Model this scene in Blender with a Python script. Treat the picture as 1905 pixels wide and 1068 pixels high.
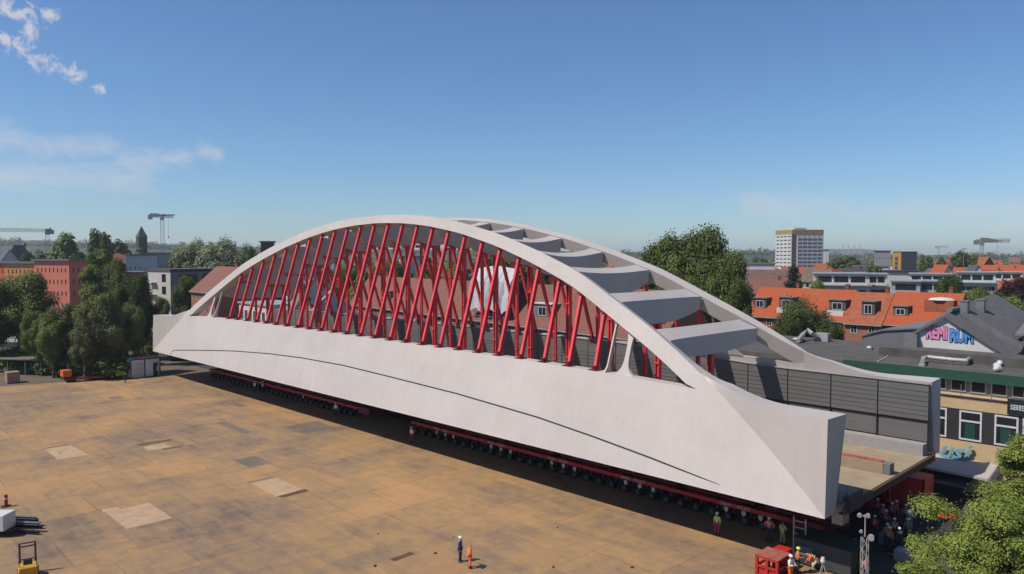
import bpy, bmesh, math, random
import numpy as np
from mathutils import Vector, Matrix
random.seed(7); RNG=np.random.default_rng(11)
R=math.radians
for o in list(bpy.data.objects): bpy.data.objects.remove(o)
S=bpy.context.scene; COL=S.collection
# ------------------------------------------------------------ camera, world, sun, exposure
CAMH=21.0; CX,CY,FOC,HOR=952.5,534.0,1398.0,475.0
_fl=math.hypot(FOC,CY-HOR); TH=math.atan((CX+429.0)/_fl); PITCH=math.atan((CY-HOR)/FOC)
_c,_s=math.cos(TH),math.sin(TH)
D0=Vector((-_c,_s,0)); RT=Vector((_s,_c,0)); UP0=Vector((0,0,1))
FW=D0*math.cos(PITCH)-UP0*math.sin(PITCH); UPV=UP0*math.cos(PITCH)+D0*math.sin(PITCH)
CAM=Vector((0,0,CAMH))
cd=bpy.data.cameras.new('camera'); cam=bpy.data.objects.new('camera',cd); COL.objects.link(cam)
cd.sensor_width=36; cd.lens=FOC/1905.0*36; cd.clip_start=0.3; cd.clip_end=9000
M3=Matrix((RT,UPV,-FW)).transposed(); cam.matrix_world=Matrix.Translation(CAM)@M3.to_4x4()
S.camera=cam
SUNV=Vector((-0.33,-0.68,1.0)).normalized()
sun_el=math.asin(SUNV.z); 
W=bpy.data.worlds.new('World'); S.world=W; W.use_nodes=True
nt=W.node_tree; nt.nodes.clear()
out=nt.nodes.new('ShaderNodeOutputWorld'); bg=nt.nodes.new('ShaderNodeBackground'); sky=nt.nodes.new('ShaderNodeTexSky')
sky.sky_type='NISHITA'; sky.sun_disc=False; sky.sun_elevation=sun_el; sky.sun_rotation=math.atan2(SUNV.x,SUNV.y)
sky.altitude=50; sky.air_density=1.0; sky.dust_density=0.3; sky.ozone_density=3.0
SKY_STRENGTH=0.10
HAZE=0.00014
def N(tree,t,**k):
    n=tree.nodes.new(t)
    for a,b in k.items():
        if a=='inp':
            for i,v in b.items(): n.inputs[i].default_value=v
        else: setattr(n,a,b)
    return n
# clouds: fair-weather wisps in the sky itself, by direction
def dirv(px,py): return (FW*FOC+RT*(px-CX)-UPV*(py-CY)).normalized()
tc=N(nt,'ShaderNodeTexCoord')
L=nt.links.new
def vmath(op,a,b=None):
    n=N(nt,'ShaderNodeVectorMath',operation=op); L(a,n.inputs[0])
    if b is not None:
        if isinstance(b,(tuple,Vector)): n.inputs[1].default_value=b
        else: L(b,n.inputs[1])
    return n
def m(op,a,b=None,clamp=False):
    n=N(nt,'ShaderNodeMath',operation=op); n.use_clamp=clamp
    for i,v in enumerate((a,b)):
        if v is None: continue
        if isinstance(v,(int,float)): n.inputs[i].default_value=v
        else: L(v,n.inputs[i])
    return n.outputs[0]
def blob(p0,p1,w):   # soft capsule round a short arc of sky from pixel p0 to p1, w in radians
    a=dirv(*p0); b=dirv(*p1); ab=b-a
    d=vmath('SUBTRACT',tc.outputs['Generated'],a)
    t=vmath('DOT_PRODUCT',d.outputs[0],ab); tt=m('DIVIDE',t.outputs['Value'],max(ab.length_squared,1e-6),True)
    q=N(nt,'ShaderNodeVectorMath',operation='SCALE'); q.inputs[0].default_value=ab; L(tt,q.inputs['Scale'])
    e=vmath('SUBTRACT',d.outputs[0],q.outputs[0]); ln=vmath('LENGTH',e.outputs[0])
    return m('SUBTRACT',1.0,m('DIVIDE',ln.outputs['Value'],w),True)
def addm(l):
    r=l[0]
    for x in l[1:]: r=m('MAXIMUM',r,x)
    return r
dense=addm([blob((30,85),(95,118),.019),blob((95,118),(150,142),.017),blob((178,158),(190,166),.012),blob((10,10),(35,25),.02),blob((60,15),(60,60),.018),blob((50,20),(95,25),.016),blob((0,70),(15,76),.012)])
soft=addm([blob((-30,255),(30,262),.035),blob((60,272),(200,275),.026),blob((230,300),(340,295),.028),blob((-40,330),(260,330),.036),blob((380,280),(400,285),.02),
  blob((1400,380),(1905,400),.035)])
no=N(nt,'ShaderNodeTexNoise',inp={'Scale':52.0,'Detail':10.0,'Roughness':.66,'Distortion':.4}); L(tc.outputs['Generated'],no.inputs['Vector'])
no2=N(nt,'ShaderNodeTexNoise',inp={'Scale':22.0,'Detail':11.0,'Roughness':.68,'Distortion':.6}); 
mp=N(nt,'ShaderNodeMapping'); mp.inputs['Scale'].default_value=(1,1,2.6); L(tc.outputs['Generated'],mp.inputs['Vector']); L(mp.outputs[0],no2.inputs['Vector'])
c1=m('MULTIPLY',m('ADD',dense,m('MULTIPLY',m('SUBTRACT',no.outputs[0],.63),4.6)),1.5,True)
c1=m('MULTIPLY',c1,m('MULTIPLY',dense,3.5,True))
c2=m('MULTIPLY',m('ADD',m('MULTIPLY',soft,.8),m('MULTIPLY',m('SUBTRACT',no2.outputs[0],.62),1.9)),1.0,True)
c2=m('MULTIPLY',m('MULTIPLY',c2,m('MULTIPLY',soft,1.6,True)),.62)
cm=m('MAXIMUM',m('MULTIPLY',c1,.8),c2)
hs=N(nt,'ShaderNodeHueSaturation',inp={'Saturation':1.0,'Value':1.0}); L(sky.outputs[0],hs.inputs['Color'])
mx=N(nt,'ShaderNodeMixRGB'); mx.inputs[2].default_value=(6.6,6.5,6.9,1); L(cm,mx.inputs[0])
tint=N(nt,'ShaderNodeMixRGB',blend_type='MULTIPLY'); tint.inputs[0].default_value=1; tint.inputs[2].default_value=(.74,.93,1.14,1); L(hs.outputs[0],tint.inputs[1]); L(tint.outputs[0],mx.inputs[1])
L(mx.outputs[0],bg.inputs['Color']); bg.inputs['Strength'].default_value=SKY_STRENGTH
L(bg.outputs[0],out.inputs['Surface'])
sd=bpy.data.lights.new('sun','SUN'); sd.energy=5.0; sd.angle=R(.53); sd.color=(1,.915,.83)
sun=bpy.data.objects.new('sun',sd); COL.objects.link(sun); sun.rotation_euler=SUNV.to_track_quat('Z','Y').to_euler(); sun.location=(-40,-60,90)
S.view_settings.view_transform='Standard'; S.view_settings.look='None'; S.view_settings.gamma=1; S.view_settings.use_curve_mapping=False
S.view_settings.exposure=0.0
S.render.engine='CYCLES'; S.cycles.max_bounces=6; S.cycles.diffuse_bounces=3; S.cycles.volume_bounces=0
# ------------------------------------------------------------ helpers: points from the calibrated view
def ray(px,py): return FW*FOC+RT*(px-CX)-UPV*(py-CY)
def onp(px,py,ax,v):
    d=ray(px,py); return CAM+d*((v-CAM[ax])/d[ax])
def gz(px,py,z=0.0): return onp(px,py,2,z)
def atD(px,py,D):     # point at camera depth D
    d=ray(px,py); return CAM+d*(D/FOC)
def zat(py,D): return CAMH-(py-HOR)*D/FOC
def ground_at(px,D):
    p=atD(px,HOR,D); return Vector((p.x,p.y,0))
# ------------------------------------------------------------ materials
MATS={}
KALB=.68
def mat(name,col,rough=.6,var=.12,scale=1.5,metal=0.0,spec=.4,bump=0.0,bscale=20.0,col2=None,detail=4.0,emit=None,coord='Object',stretch=(1,1,1),alpha=None):
    if name in MATS: return MATS[name]
    col=tuple(c*KALB for c in col); col2=tuple(c*KALB for c in col2) if col2 else None
    M=bpy.data.materials.new(name); M.use_nodes=True; t=M.node_tree; p=t.nodes['Principled BSDF']
    p.inputs['Roughness'].default_value=rough; p.inputs['Metallic'].default_value=metal; p.inputs['Specular IOR Level'].default_value=spec
    tcn=N(t,'ShaderNodeTexCoord'); mpn=N(t,'ShaderNodeMapping'); mpn.inputs['Scale'].default_value=stretch
    t.links.new(tcn.outputs[coord],mpn.inputs['Vector'])
    n=N(t,'ShaderNodeTexNoise',inp={'Scale':scale,'Detail':detail,'Roughness':.6}); t.links.new(mpn.outputs[0],n.inputs['Vector'])
    r=N(t,'ShaderNodeValToRGB'); c2=col2 or tuple(min(1,c*(1+var)) for c in col); c1=tuple(c*(1-var) for c in col) if col2 is None else col
    r.color_ramp.elements[0].position=.32; r.color_ramp.elements[1].position=.68
    r.color_ramp.elements[0].color=(*c1,1); r.color_ramp.elements[1].color=(*c2,1)
    t.links.new(n.outputs[0],r.inputs[0]); t.links.new(r.outputs[0],p.inputs['Base Color'])
    if bump>0:
        b=N(t,'ShaderNodeBump',inp={'Strength':bump,'Distance':.05}); n3=N(t,'ShaderNodeTexNoise',inp={'Scale':bscale,'Detail':3.0}); t.links.new(mpn.outputs[0],n3.inputs['Vector'])
        t.links.new(n3.outputs[0],b.inputs['Height']); t.links.new(b.outputs[0],p.inputs['Normal'])
    MATS[name]=M; return M
def foliage(name,dark,light,scale=.35,trans=.25):
    if name in MATS: return MATS[name]
    M=bpy.data.materials.new(name); M.use_nodes=True; t=M.node_tree; p=t.nodes['Principled BSDF']
    p.inputs['Roughness'].default_value=.65; p.inputs['Specular IOR Level'].default_value=.25
    tcn=N(t,'ShaderNodeTexCoord'); n=N(t,'ShaderNodeTexNoise',inp={'Scale':scale,'Detail':5.0,'Roughness':.7}); t.links.new(tcn.outputs['Object'],n.inputs['Vector'])
    oi=N(t,'ShaderNodeObjectInfo'); ad=N(t,'ShaderNodeMath',operation='MULTIPLY_ADD'); ad.inputs[1].default_value=.24; ad.inputs[2].default_value=-.12
    t.links.new(oi.outputs['Random'],ad.inputs[0]); a2=N(t,'ShaderNodeMath',operation='ADD'); t.links.new(n.outputs[0],a2.inputs[0]); t.links.new(ad.outputs[0],a2.inputs[1])
    r=N(t,'ShaderNodeValToRGB'); r.color_ramp.elements[0].position=.33; r.color_ramp.elements[1].position=.67
    r.color_ramp.elements[0].color=(*dark,1); r.color_ramp.elements[1].color=(*light,1)
    t.links.new(a2.outputs[0],r.inputs[0]); t.links.new(r.outputs[0],p.inputs['Base Color'])
    tr=N(t,'ShaderNodeBsdfTranslucent'); mxs=N(t,'ShaderNodeMixShader'); mxs.inputs[0].default_value=trans
    t.links.new(r.outputs[0],tr.inputs['Color']); t.links.new(p.outputs[0],mxs.inputs[1]); t.links.new(tr.outputs[0],mxs.inputs[2])
    t.links.new(mxs.outputs[0],t.nodes['Material Output'].inputs['Surface'])
    MATS[name]=M; return M
STEEL=mat('bridge paint light grey',(.68,.62,.57),.62,.05,.18,metal=.12,spec=.4,bump=.05,bscale=1.2)

def plated(M,w,h,line=.10,tone=.045,streak=.10):
    t=M.node_tree; l=t.links.new; ps=t.nodes['Principled BSDF']; src=ps.inputs['Base Color'].links[0].from_socket
    tcn=N(t,'ShaderNodeTexCoord'); sep=N(t,'ShaderNodeSeparateXYZ'); cmb=N(t,'ShaderNodeCombineXYZ'); l(tcn.outputs['Object'],sep.inputs[0]); l(sep.outputs['X'],cmb.inputs['X']); l(sep.outputs['Z'],cmb.inputs['Y'])
    br=N(t,'ShaderNodeTexBrick',inp={'Scale':1.0,'Mortar Size':.03,'Mortar Smooth':.6,'Brick Width':w,'Row Height':h,'Color1':(1-tone,1-tone,1-tone,1),'Color2':(1+tone*.2,1+tone*.2,1+tone*.2,1),'Mortar':(1-line,1-line,1-line,1)}); l(cmb.outputs[0],br.inputs['Vector'])
    mp=N(t,'ShaderNodeMapping'); mp.inputs['Scale'].default_value=(1.6,1.6,.12); l(tcn.outputs['Object'],mp.inputs['Vector'])
    ns=N(t,'ShaderNodeTexNoise',inp={'Scale':1.0,'Detail':7.0,'Roughness':.7}); l(mp.outputs[0],ns.inputs['Vector'])
    rp=N(t,'ShaderNodeValToRGB'); rp.color_ramp.elements[0].position=.30; rp.color_ramp.elements[0].color=(1-streak,1-streak,1-streak*1.2,1); rp.color_ramp.elements[1].position=.52; rp.color_ramp.elements[1].color=(1,1,1,1); l(ns.outputs[0],rp.inputs[0])
    m1=N(t,'ShaderNodeMixRGB',blend_type='MULTIPLY'); m1.inputs[0].default_value=1; l(src,m1.inputs[1]); l(br.outputs['Color'],m1.inputs[2])
    m2=N(t,'ShaderNodeMixRGB',blend_type='MULTIPLY'); m2.inputs[0].default_value=1; l(m1.outputs[0],m2.inputs[1]); l(rp.outputs[0],m2.inputs[2]); l(m2.outputs[0],ps.inputs['Base Color'])
plated(STEEL,9.0,2.4,line=.07,tone=.04,streak=.06)
RED=mat('red steel paint',(.95,.085,.095),.5,.16,1.5,spec=.45)
DRED=mat('dark red steel paint',(.22,.012,.022),.5,.2,1.0)
WALLG=mat('grey noise wall',(.17,.165,.155),.7,.1,.6,stretch=(.3,1,5))
WALLL=mat('light kerb concrete',(.40,.38,.36),.8,.08,2)
DARK=mat('dark seam',(.03,.03,.03),.7,.1)
DECK=mat('sand coloured deck surface',(.42,.33,.21),.85,.12,.8)
RUST=mat('rusty deck edge',(.12,.065,.04),.8,.3,3)
BLK=mat('black steel',(.025,.025,.028),.5,.2)
GREY=mat('mid grey steel',(.22,.22,.22),.5,.12)
LGREY=mat('light grey steel',(.45,.45,.45),.45,.1)
WHITE=mat('white paint',(.78,.78,.77),.5,.05,3)
GLASS=mat('dark window glass',(.025,.03,.038),.12,.3,1.5,spec=.6)
RUBBER=mat('black rubber',(.012,.012,.012),.8,.2)
# ------------------------------------------------------------ object helpers
def link(o,parent=None):
    COL.objects.link(o)
    if parent is not None:
        o.parent=parent
    return o
def props(o,label=None,cat=None,group=None,kind=None):
    if label: o['label']=label
    if cat: o['category']=cat
    if group: o['group']=group
    if kind: o['kind']=kind
    return o
def thing(name,label,cat,loc=(0,0,0),rz=0,group=None):
    o=bpy.data.objects.new(name,None); o.location=loc; o.rotation_euler=(0,0,rz); o.empty_display_size=.5
    link(o); props(o,label,cat,group); return o
class MB:
    def __init__(s): s.v=[]; s.f=[]; s.mi=[]; s.cur=0
    def add(s,vs,fs):
        b=len(s.v); s.v+= [tuple(v) for v in vs]; s.f+=[tuple(i+b for i in f) for f in fs]; s.mi+=[s.cur]*len(fs); return s
    def box(s,x0,x1,y0,y1,z0,z1):
        return s.add([(x0,y0,z0),(x1,y0,z0),(x1,y1,z0),(x0,y1,z0),(x0,y0,z1),(x1,y0,z1),(x1,y1,z1),(x0,y1,z1)],
            [(0,3,2,1),(4,5,6,7),(0,1,5,4),(1,2,6,5),(2,3,7,6),(3,0,4,7)])
    def hexa(s,v8): return s.add(v8,[(0,3,2,1),(4,5,6,7),(0,1,5,4),(1,2,6,5),(2,3,7,6),(3,0,4,7)])
    def beam(s,a,b,w,h=None,side=None):   # box beam a->b ; side = direction of width w
        a=Vector(a); b=Vector(b); h=h or w; d=(b-a).normalized()
        sd=Vector(side) if side is not None else (d.cross(Vector((0,0,1))) if abs(d.z)<.99 else Vector((1,0,0)))
        sd=(sd-d*sd.dot(d)).normalized(); u=d.cross(sd)
        vs=[p+sd*(i*w/2)+u*(j*h/2) for p in (a,b) for i,j in ((-1,-1),(1,-1),(1,1),(-1,1))]
        return s.add(vs,[(0,1,2,3)[::-1],(4,5,6,7),(0,1,5,4),(1,2,6,5),(2,3,7,6),(3,0,4,7)])
    def tube(s,pts,r,n=8,cap=True):
        pts=[Vector(p) for p in pts]; rr=r if isinstance(r,(list,tuple)) else [r]*len(pts); rings=[]
        for i,p in enumerate(pts):
            d=(pts[min(i+1,len(pts)-1)]-pts[max(i-1,0)]).normalized()
            a=d.orthogonal().normalized() if i==0 else (A-d*A.dot(d)).normalized(); A=a; b=d.cross(a)
            rings.append([p+(a*math.cos(2*math.pi*k/n)+b*math.sin(2*math.pi*k/n))*rr[i] for k in range(n)])
        fs=[]
        for i in range(len(pts)-1):
            for k in range(n): fs.append((i*n+k,i*n+(k+1)%n,(i+1)*n+(k+1)%n,(i+1)*n+k))
        if cap: fs.append(tuple(range(n))[::-1]); fs.append(tuple((len(pts)-1)*n+k for k in range(n)))
        return s.add([v for r_ in rings for v in r_],fs)
    def loft(s,secs,cap=True,closed=True):
        n=len(secs[0]); fs=[]
        for i in range(len(secs)-1):
            for k in range(n if closed else n-1):
                fs.append((i*n+k,i*n+(k+1)%n,(i+1)*n+(k+1)%n,(i+1)*n+k))
        if cap: fs.append(tuple(range(n))[::-1]); fs.append(tuple((len(secs)-1)*n+k for k in range(n)))
        return s.add([v for r_ in secs for v in r_],fs)
    def prism(s,poly,d):   # extrude polygon (list of 3D) by vector d
        d=Vector(d); n=len(poly); a=[Vector(p) for p in poly]; b=[p+d for p in a]
        fs=[tuple(range(n))[::-1],tuple(range(n,2*n))]+[(i,(i+1)%n,n+(i+1)%n,n+i) for i in range(n)]
        return s.add(a+b,fs)
    def mesh(s,name,mats):
        me=bpy.data.meshes.new(name); me.from_pydata(s.v,[],s.f)
        mats=mats if isinstance(mats,(list,tuple)) else [mats]
        for x in mats: me.materials.append(x)
        if len(mats)>1: me.polygons.foreach_set('material_index',s.mi)
        bm=bmesh.new(); bm.from_mesh(me); bmesh.ops.recalc_face_normals(bm,faces=bm.faces); bm.to_mesh(me); bm.free()
        me.update(); return me
    def build(s,name,mats,parent=None,world=False,bevel=0,smooth=False):
        me=s.mesh(name,mats); o=bpy.data.objects.new(name,me); link(o,parent)
        if world and parent is not None:
            o.matrix_local=Matrix.Translation(parent.location).inverted() if parent.rotation_euler.z==0 else (Matrix.Translation(parent.location)@Matrix.Rotation(parent.rotation_euler.z,4,'Z')).inverted()
        if bevel:
            b=o.modifiers.new('bevel','BEVEL'); b.width=bevel; b.segments=2; b.limit_method='ANGLE'
        if smooth:
            me.polygons.foreach_set('use_smooth',[True]*len(me.polygons)); 
        return o
def inst(name,me,parent=None,loc=(0,0,0),rz=0,scale=None):
    o=bpy.data.objects.new(name,me); link(o,parent); o.location=loc; o.rotation_euler=(0,0,rz)
    if scale: o.scale=scale if isinstance(scale,(tuple,list)) else (scale,)*3
    return o
def copy_tree(o,parent=None):
    c=o.copy(); COL.objects.link(c)
    if parent is not None: c.parent=parent
    for ch in list(o.children): copy_tree(ch,c)
    return c
def fade(t): return max(0,min(1,t))
# ------------------------------------------------------------ ground, yard, roads
def sheet(name,poly,z,m_,kind='structure'):
    b=MB(); b.add([(x,y,z) for x,y in poly],[tuple(range(len(poly)))]); o=b.build(name,m_)
    if o.data.polygons[0].normal.z<0: o.data.flip_normals()
    o['kind']=kind; return o
GM=mat('distant ground green grey',(.07,.085,.045),.95,.3,.02,col2=(.13,.125,.10),detail=8)
sheet('ground',[(-7000,-3000),(3500,-3000),(3500,7000),(-7000,7000)],-.02,GM)
ASPH=mat('asphalt',(.055,.053,.052),.9,.25,.7,bump=.1)
sheet('road',[(-220,57.0),(60,57.0),(60,104),(-220,104)],-.008,ASPH)
def yard_mat():
    M=bpy.data.materials.new('trodden ground plates'); M.use_nodes=True; t=M.node_tree; p=t.nodes['Principled BSDF']; l=t.links.new
    p.inputs['Roughness'].default_value=.8; p.inputs['Specular IOR Level'].default_value=.3
    tcn=N(t,'ShaderNodeTexCoord'); mp=N(t,'ShaderNodeMapping'); mp.inputs['Rotation'].default_value=(0,0,R(91.0)); l(tcn.outputs['Object'],mp.inputs['Vector'])
    wob=N(t,'ShaderNodeTexNoise',inp={'Scale':.05,'Detail':2.0}); l(mp.outputs[0],wob.inputs['Vector'])
    wv=N(t,'ShaderNodeVectorMath',operation='SCALE'); wv.inputs['Scale'].default_value=1.2; l(wob.outputs['Color'],wv.inputs[0])
    ad=N(t,'ShaderNodeVectorMath',operation='ADD'); l(mp.outputs[0],ad.inputs[0]); l(wv.outputs[0],ad.inputs[1])
    br=N(t,'ShaderNodeTexBrick',inp={'Scale':1.0,'Mortar Size':.035,'Mortar Smooth':.3,'Bias':0.0,'Brick Width':4.2,'Row Height':5.6,'Color1':(0,0,0,1),'Color2':(1,1,1,1),'Mortar':(.5,.5,.5,1)})
    br.offset=.5; l(ad.outputs[0],br.inputs['Vector'])
    br2=N(t,'ShaderNodeTexBrick',inp={'Scale':1.0,'Mortar Size':0.0,'Brick Width':8.4,'Row Height':2.8,'Color1':(0,0,0,1),'Color2':(1,1,1,1),'Mortar':(.5,.5,.5,1)}); l(ad.outputs[0],br2.inputs['Vector'])
    n1=N(t,'ShaderNodeTexNoise',inp={'Scale':.045,'Detail':5.0,'Roughness':.6}); n2=N(t,'ShaderNodeTexNoise',inp={'Scale':.9,'Detail':8.0,'Roughness':.7}); n3=N(t,'ShaderNodeTexNoise',inp={'Scale':.16,'Detail':6.0,'Roughness':.65})
    mp6=N(t,'ShaderNodeMapping'); mp6.inputs['Scale'].default_value=(.06,1.1,1); mp6.inputs['Rotation'].default_value=(0,0,R(4)); l(tcn.outputs['Object'],mp6.inputs['Vector']); n6=N(t,'ShaderNodeTexNoise',inp={'Scale':1.0,'Detail':6.0,'Roughness':.65}); l(mp6.outputs[0],n6.inputs['Vector'])
    for n in (n1,n2,n3): l(tcn.outputs['Object'],n.inputs['Vector'])
    def mm(op,a,b,c=False):
        n=N(t,'ShaderNodeMath',operation=op); n.use_clamp=c
        for i,v in enumerate((a,b)):
            if isinstance(v,(int,float)): n.inputs[i].default_value=v
            else: l(v,n.inputs[i])
        return n.outputs[0]
    s=mm('ADD',mm('MULTIPLY',mm('SUBTRACT',br.outputs['Color'],.5),.17),mm('MULTIPLY',mm('SUBTRACT',br2.outputs['Color'],.5),.12))
    s=mm('ADD',s,mm('MULTIPLY',mm('SUBTRACT',n1.outputs[0],.5),1.3)); s=mm('ADD',s,mm('MULTIPLY',mm('SUBTRACT',n3.outputs[0],.5),1.15)); s=mm('ADD',s,mm('MULTIPLY',mm('SUBTRACT',n2.outputs[0],.5),.95)); s=mm('ADD',s,mm('MULTIPLY',mm('SUBTRACT',n6.outputs[0],.5),.55))
    s=mm('ADD',s,.52,True)
    r=N(t,'ShaderNodeValToRGB'); e=r.color_ramp.elements; e[0].position=.12; e[0].color=(.135,.097,.068,1); e[1].position=.90; e[1].color=(.375,.215,.092,1)
    a=e.new(.34); a.color=(.205,.140,.086,1); a=e.new(.6); a.color=(.285,.180,.085,1)
    l(s,r.inputs[0])
    # light dusty spots and dark seams that come and go
    d=N(t,'ShaderNodeValToRGB'); d.color_ramp.elements[0].position=.69; d.color_ramp.elements[1].position=.78
    n4=N(t,'ShaderNodeTexNoise',inp={'Scale':.33,'Detail':6.0,'Roughness':.7}); l(tcn.outputs['Object'],n4.inputs['Vector']); l(n4.outputs[0],d.inputs[0])
    m1=N(t,'ShaderNodeMixRGB'); m1.inputs[2].default_value=(.36,.26,.18,1); l(mm('MULTIPLY',d.outputs[0],.6),m1.inputs[0]); l(r.outputs[0],m1.inputs[1])
    n5=N(t,'ShaderNodeTexNoise',inp={'Scale':.12,'Detail':3.0}); l(tcn.outputs['Object'],n5.inputs['Vector'])
    sm=mm('MULTIPLY',br.outputs['Fac'],mm('MULTIPLY',mm('SUBTRACT',n5.outputs[0],.40),7.0,True))
    m2=N(t,'ShaderNodeMixRGB'); m2.inputs[2].default_value=(.06,.04,.03,1); l(mm('MULTIPLY',sm,.55),m2.inputs[0]); l(m1.outputs[0],m2.inputs[1])
    l(m2.outputs[0],p.inputs['Base Color'])
    bp=N(t,'ShaderNodeBump',inp={'Strength':.35,'Distance':.05}); l(n2.outputs[0],bp.inputs['Height']); l(bp.outputs[0],p.inputs['Normal'])
    return M
YM=yard_mat()
sheet('verge',[(-215,0),(-132,0),(-132,57),(-150,75),(-215,75)],-.012,mat('bare verge soil',(.16,.125,.085),.95,.3,.3,detail=8))
sheet('yard',[(-147.5,8),(-142.0,28),(-139.5,38),(-135.5,52),(-135.5,57),(-24,57),(-22,52),(-10,46),(40,40),(40,-60),(-150,-60)],0.0,YM)
PT=mat('pale bare ground patch',(.54,.37,.22),.9,.15,.8,detail=8); PG=mat('grey steel road plate',(.215,.165,.125),.7,.22,.35,detail=9); PR=mat('rust brown trench edge',(.14,.075,.04),.9,.25,1.5,detail=8); PR2=mat('brown plate edge',(.26,.18,.12),.9,.2,1.5,detail=8); PO=mat('orange dusty plate',(.42,.25,.12),.85,.15,.6,detail=8)
def patch(x0,x1,y0,y1,m_,z=.005,rz=0.0):
    j=lambda a:a+random.uniform(-.12,.12)
    return sheet('ground_patch',[(j(x0),j(y0)),(j(x1),j(y0)),(j(x1),j(y1)),(j(x0),j(y1))],z,m_)
for a in [(-66.4,-61.3,19.0,22.35,PT),(-92.8,-87.1,20.6,23.2,PT),(-65.6,-60.5,30.8,33.55,PT),(-41.6,-34.5,29.6,33.0,PO),(-84.6,-79.6,44.3,48.6,PG),(-92.6,-84.4,39.2,40.3,PG),
          (-120.6,-118.2,34.9,36.6,PR2),(-104,-100,45.8,46.9,PG),(-60.45,-59.8,30.9,33.6,PR),(-61.15,-60.5,19.4,22.2,PR2),(-88,-87.2,28.4,32.0,PR),(-84,-83.6,29.6,31.6,PR),(-86.4,-84.4,28.4,30.8,PT),
          (-74.5,-70.5,33.2,35.6,PG),(-67.5,-66.6,18.9,20.0,PT),(-42.3,-41.7,29.9,31.8,PR),(-93.6,-93.1,20.8,23.0,PR2),(-66.3,-65.75,30.9,33.2,PR2)]:
    patch(*a)
# ------------------------------------------------------------ the bridge
MID=-77.7; HALF=58.33; ZB=4.4; YN,YF=46.8,70.0; YM2=(YN+YF)/2
def O(z): return YN+.32*(z-ZB)
_ta=[0,5.4,10.3,16.1,22.5,28.2,33.6,36.8,39.95,42.9,45.7,47.88,49.5,51.1,54.0,57.0,58.33]
_tz=[25.93,25.80,25.40,24.55,23.15,21.5,19.65,18.1,16.55,15.08,13.5,12.15,11.07,9.95,7.93,5.6,4.4]
from mathutils.interpolate import poly_3d_calc
def _smooth(ta,tz):
    A=np.linspace(-ta[-1],ta[-1],1201); Z=np.interp(np.abs(A),ta,tz); k=np.hanning(61); k/=k.sum()
    Zp=np.pad(Z,30,mode='reflect',reflect_type='odd'); Zs=np.convolve(Zp,k,'valid'); return A,Zs
_A,_Z=_smooth(_ta,_tz)
def zc(a): return float(np.interp(abs(a),_A,_Z))
_cq=np.polyfit([47.9,49.5,51.1,54.0,57.0,58.33],[12.15,11.07,9.95,7.93,5.55,4.42],2)
def zcr(a): return float(np.polyval(_cq,abs(a)))
_uA=np.linspace(40,60,401); _uT=np.interp(_uA,[40,44.0,45.9,48.6,50.3,51.6,52.9,54.1,60],[16.4,14.35,13.26,12.02,11.45,11.06,10.77,10.63,10.6]); _k=np.hanning(61); _k/=_k.sum(); _uS=np.convolve(np.pad(_uT,30,mode='reflect',reflect_type='odd'),_k,'valid')
def zl(a): return zc(a)-(.95+.58*min(1,abs(a)/40)**1.2)
_ua=[44.0,45.9,48.6,50.3,51.6,52.9,54.1,58.4]; _uz=[14.35,13.26,12.02,11.45,11.06,10.77,10.63,10.6]
def zu(a): 
    a=abs(a); k=fade((a-44.5)/5.5); return (zc(a)-.32)*(1-k)+float(np.interp(a,_uA,_uS))*k
def ztop(a): return float(np.interp(abs(a),[0,30,40,47,58.4],[11.45,11.4,11.25,11.05,10.5]))
bridge=thing('arch_bridge','long pale grey steel arch bridge with red hangers, raised on red transporters','bridge',(MID,YM2,0))
def side(sign,Yv):   # sign +1 near side, -1 far side
    return Yv if sign>0 else 116.8-Yv
def bx(sign,pts): return [(x,side(sign,y),z) for x,y,z in pts]
AEND=47.75
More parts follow.
